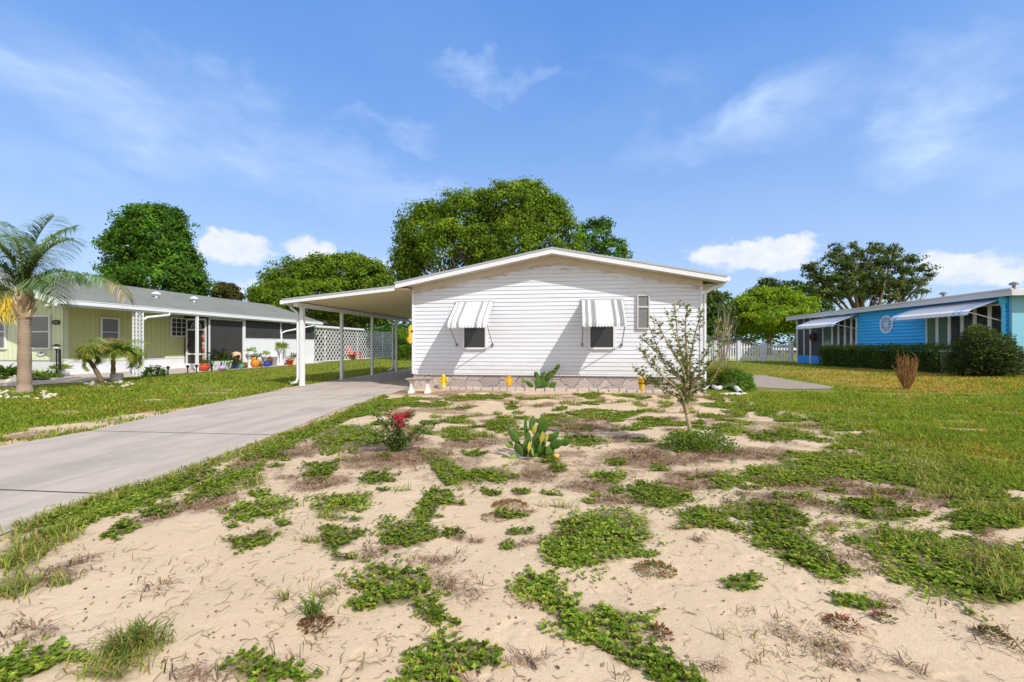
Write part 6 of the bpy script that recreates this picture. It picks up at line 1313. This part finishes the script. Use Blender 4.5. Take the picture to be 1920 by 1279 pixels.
tag(cov.build('ground_cover', LEAF), kind='stuff')
P, own = sample(TUFT, 3800); n = len(P); gr_ = Leaves(); dist = np.hypot(P[:, 0], P[:, 1])
gr_.blades(P, rng.uniform(.035, .10, n), .0035 + .0008 * dist, rng.uniform(0, 6.28, n), rng.uniform(.3, 1.6, n), tints(n, [(.23, .29, .05), (.28, .33, .06), (.17, .22, .04), (.40, .35, .11), (.46, .34, .14)], .2, [.3, .27, .2, .13, .1]))
# thin single sprigs of grass all over the sand
x = rng.uniform(-100, 2020, 4200); y = HOR + 90 + 560 * rng.random(4200) ** 1.1; tt = CAMZ * FPX / (y - HOR); P = np.stack([((x - 960) * CR / FPX - SR) * tt, ((x - 960) * SR / FPX + CR) * tt, 0 * x], 1)
ok = (lawn_mask(P[:, 0], P[:, 1]) < .3) & ~in_drive(P[:, 0], P[:, 1], .0) & (fbm(P[:, 0] * 3.5, P[:, 1] * 3.5, 31) > .6) & (P[:, 1] < HY - .45); P = P[ok]; P[:, 2] = ground_z(P[:, 0], P[:, 1]); n = len(P)
gr_.blades(P, rng.uniform(.015, .06, n), .004, rng.uniform(0, 6.28, n), rng.uniform(.6, 2.4, n), tints(n, [(.15, .2, .05), (.33, .26, .13), (.22, .15, .09)], .2))
# lawns
x = rng.uniform(-700, 2900, 1250000); y = HOR + 21 + (rng.random(1250000) ** 1.25) * 380; tt = CAMZ * FPX / (y - HOR)
X_ = ((x - 960) * CR / FPX - SR) * tt; Y_ = ((x - 960) * SR / FPX + CR) * tt
ok = (rng.random(len(X_)) < np.clip(lawn_mask(X_, Y_) * 1.25 - .12, 0, 1)) & ~in_drive(X_, Y_, .02) & ~((X_ > HX0 - .1) & (X_ < HX1 + .08) & (Y_ > HY - .4) & (Y_ < 29)) & ~((X_ < PX0 + .05) & (Y_ > 11.9) & (Y_ < 26.5) & (X_ > -26.5)) & ~((X_ > BX) & (Y_ > BY0))
ppx, ppy, _ = to_px(X_, Y_)
ok &= ~((ppx > 1413) & (ppx < 1562) & (ppy < 735) & (ppy > 706 + (ppx - 1445) * .17) ) & ~((ppx < 235) & (ppy > 700) & (ppy < 726 - .05 * ppx)) & (fbm(X_ * 1.2, Y_ * 1.2, 41) + .35 * rng.random(len(X_)) > .46) & (fbm(X_ * .8, Y_ * 1.6, 91) - .15 * rng.random(len(X_)) < np.where(Y_ < 12, .66, 9))
X_ = X_[ok]; Y_ = Y_[ok]; n = len(X_); dist = np.hypot(X_, Y_)
P = np.stack([X_, Y_, ground_z(X_, Y_)], 1); dry = ss(6, 9, X_) * ss(10.5, 12.5, Y_) * ss(26, 18, Y_) * .40 + .16; dry = dry + .9 * (fbm(X_ * .9, Y_ * .9, 51) - .5) + .5 * (fbm(X_ * 4, Y_ * 4, 52) - .5)
isdry = rng.random(n) < np.clip((dry - .3) * 1.4 + .36, .08, .85)
tg = tints(n, [(.20, .28, .028), (.26, .33, .036), (.15, .215, .024)], .16) * (.8 + .4 * fbm(X_ * 2.5, Y_ * 2.5, 61))[:, None]; td = tints(n, [(.44, .35, .07), (.50, .29, .06), (.38, .21, .055), (.34, .33, .05)], .18)
hh = rng.uniform(.03, .075, n) * (.6 + .8 * fbm(X_ * 1.5, Y_ * 1.5, 71)) * np.where(isdry, .7, 1.0) * (1 + .01 * dist)
gr_.blades(P, hh, .0035 + .0010 * dist, rng.uniform(0, 6.28, n), rng.uniform(.3, 1.5, n), np.where(isdry[:, None], td, tg))
tag(gr_.build('lawn_grass', GRASS), kind='stuff')
# dry thatch, roots and straw on the sand: thin bent fibres lying flat
P, own = sample(THATCH, 2600, 40); n = len(P); az = rng.uniform(0, 6.28, n); th_ = Leaves()
th_.blades(P + np.array([0, 0, .004]), rng.uniform(.012, .05, n), .0035 + .0006 * np.hypot(P[:, 0], P[:, 1]), az, rng.uniform(1.2, 2.6, n), tints(n, [(.16, .10, .06), (.24, .16, .10), (.10, .06, .04), (.32, .24, .15), (.22, .11, .04)], .22))
fib = MB()
for k in range(1500):
    q = P[random.randrange(n)]
    if k % 3 == 0: q = gp(random.uniform(60, 1900), random.uniform(900, 1278)); q = (q.x, q.y, 0)
    if q[1] > 5.5 or in_drive(np.array([q[0]]), np.array([q[1]]), .1)[0]: continue
    a = random.uniform(0, 6.28); pts = [Vector((q[0] + random.gauss(0, .05), q[1] + random.gauss(0, .05), 0))]
    for s in range(5): a += random.gauss(0, .6); pts.append(pts[-1] + Vector((math.cos(a), math.sin(a), 0)) * random.uniform(.006, .022))
    for s in pts: s.z = gz(s.x, s.y) + random.uniform(.001, .012)
    fib.tube(pts, [random.uniform(.0007, .0016)] * 5 + [.0005], 3, cap=False)
tag(th_.build('dry_thatch', TWIG), kind='stuff'); tag(fib.build('dry_roots', mat('dry_root', (.24, .17, .12), .95, .4, 20), org=(0, 0, 0)), kind='stuff')
# dead leaves on the sand
x = rng.uniform(80, 1900, 700); y = HOR + 110 + 520 * rng.random(700); tt = CAMZ * FPX / (y - HOR); P = np.stack([((x - 960) * CR / FPX - SR) * tt, ((x - 960) * SR / FPX + CR) * tt, 0 * x], 1)
ok = (lawn_mask(P[:, 0], P[:, 1]) < .3) & ~in_drive(P[:, 0], P[:, 1], .05); P = P[ok]; P[:, 2] = ground_z(P[:, 0], P[:, 1]) + .004; n = len(P)
dl = Leaves(); dl.add(P, rng.uniform(.008, .026, n), rng.uniform(.005, .013, n), rng.uniform(0, 6.28, n), rng.uniform(-.1, .4, n), rng.uniform(-.5, .5, n), tints(n, [(.22, .13, .07), (.30, .20, .11), (.12, .08, .05), (.36, .28, .17)], .2)); tag(dl.build('dead_leaves', TWIG), kind='stuff')
# bits of bark and pebbles on the sand
b = MB()
for k in range(520):
    x = random.uniform(120, 1900); y = 700 + 560 * random.random(); 
    if y < 760: y += 60
    q = gp(x, y)
    if in_drive(np.array([q.x]), np.array([q.y]), .1)[0] or lawn_mask(np.array([q.x]), np.array([q.y]))[0] > .5: continue
    r_ = .0012 + .0045 * random.random() ** 2.5; b.blob((q.x, q.y, q.z + r_ * .3), (r_ * random.uniform(1, 2), r_, r_ * .6), 5, jit=.5)
tag(b.build('litter', mat('dark_litter', (.16, .11, .08), .9, .5, 40), org=(0, 0, 0)), kind='stuff')

# ------------------------------------------------------------------ single weeds that stand alone on the sand
def weed(px, py, rpx, label, cols, kind='rosette', n=120, h=.04, flower=None):
    c = gp(px, py); t = CAMZ * FPX / (py - HOR); r = rpx * t / FPX; o = Leaves()
    if kind == 'grass':
        az = rng.uniform(0, 6.28, n); P = np.array(c) + np.stack([r * .25 * rng.standard_normal(n), r * .25 * rng.standard_normal(n), 0 * az], 1); o.blades(P, rng.uniform(.5, 1.1, n) * h, .006, az, rng.uniform(.3, 1.5, n), tints(n, cols, .2))
    else:
        az = rng.uniform(0, 6.28, n); q = rng.random(n) ** .6; P = np.array(c) + np.stack([r * q * np.cos(az), r * .8 * q * np.sin(az), h * (1 - q) * rng.random(n) + .004], 1); o.add(P, .02 * rng.uniform(.6, 1.2, n), .008 * rng.uniform(.7, 1.3, n), az + rng.normal(0, .5, n), rng.uniform(0, .8, n), rng.uniform(-.4, .4, n), tints(n, cols, .2))
    w = tag(o.build('weed', LEAF, None, c), label, 'weed')
    if flower:
        f = Leaves(); m = 14; P = np.array(c) + np.stack([r * flower[0] + .008 * rng.standard_normal(m), .008 * rng.standard_normal(m), h + .006 * rng.standard_normal(m)], 1); f.add(P, .008, .006, rng.uniform(0, 6.28, m), rng.uniform(0, 1, m), rng.uniform(-1, 1, m), tints(m, [flower[1]], .15)); f.build('flowers', LEAF, w)
RB = [(.20, .06, .04), (.14, .10, .03), (.26, .09, .05)]; OR = [(.34, .17, .05), (.26, .15, .05), (.16, .14, .04)]
weed(957, 949, 33, 'round orange brown mat of weed on bare sand below the cactus', OR, n=420, h=.05)
weed(928, 972, 26, 'dull olive weed just below the round orange brown mat', [(.16, .16, .06), (.2, .16, .07)], n=160)
weed(1228, 1070, 36, 'half dead brown weed with a green crown right of the large green mat', OR + BG[:1], n=300, h=.04)
weed(1580, 1172, 28, 'sprawling dark red stemmed weed on bare sand at lower right', RB, n=110, h=.04, flower=(.3, (.55, .05, .22)))
weed(1656, 1162, 18, 'tiny reddish weed with one pink flower near the dark red weed', RB[:2] + BG[:1], n=70, h=.03, flower=(-.7, (.6, .08, .35)))
weed(1860, 1194, 24, 'small flat olive brown weed near the right edge of the sand', [(.10, .10, .03), (.16, .10, .04)], n=110)
weed(1236, 1192, 22, 'small reddish weed beside the diagonal band of ground cover', RB + BG[:1], n=90, h=.05)
weed(852, 1003, 20, 'low weed with a purple bloom in the middle of the sand', [(.12, .12, .04), (.10, .15, .04)], n=130, h=.05, flower=(.5, (.36, .05, .28)))
weed(586, 1150, 24, 'bright grass sprout above a dead brown clump at lower left centre', [(.14, .22, .04), (.2, .26, .06)], 'grass', 60, .10)
weed(592, 1172, 30, 'dead brown clump below the bright grass sprout', [(.20, .11, .05), (.14, .08, .04)], n=200, h=.04)
weed(535, 1125, 14, 'thin pale grass sprout alone on the sand', [(.24, .24, .08)], 'grass', 22, .08)
weed(1365, 867, 14, 'small weed with magenta flowers below the crape myrtle', BG, n=60, h=.06, flower=(0, (.5, .02, .22)))
weed(250, 1215, 60, 'tall sprawling grass tuft in the lower left corner', [(.13, .20, .035), (.17, .24, .05), (.30, .25, .09)], 'grass', 230, .11)
weed(725, 900 - 40, 10, 'thin yellowish sprout beneath the flowering shrub', [(.30, .28, .06), (.14, .18, .04)], 'grass', 20, .12)
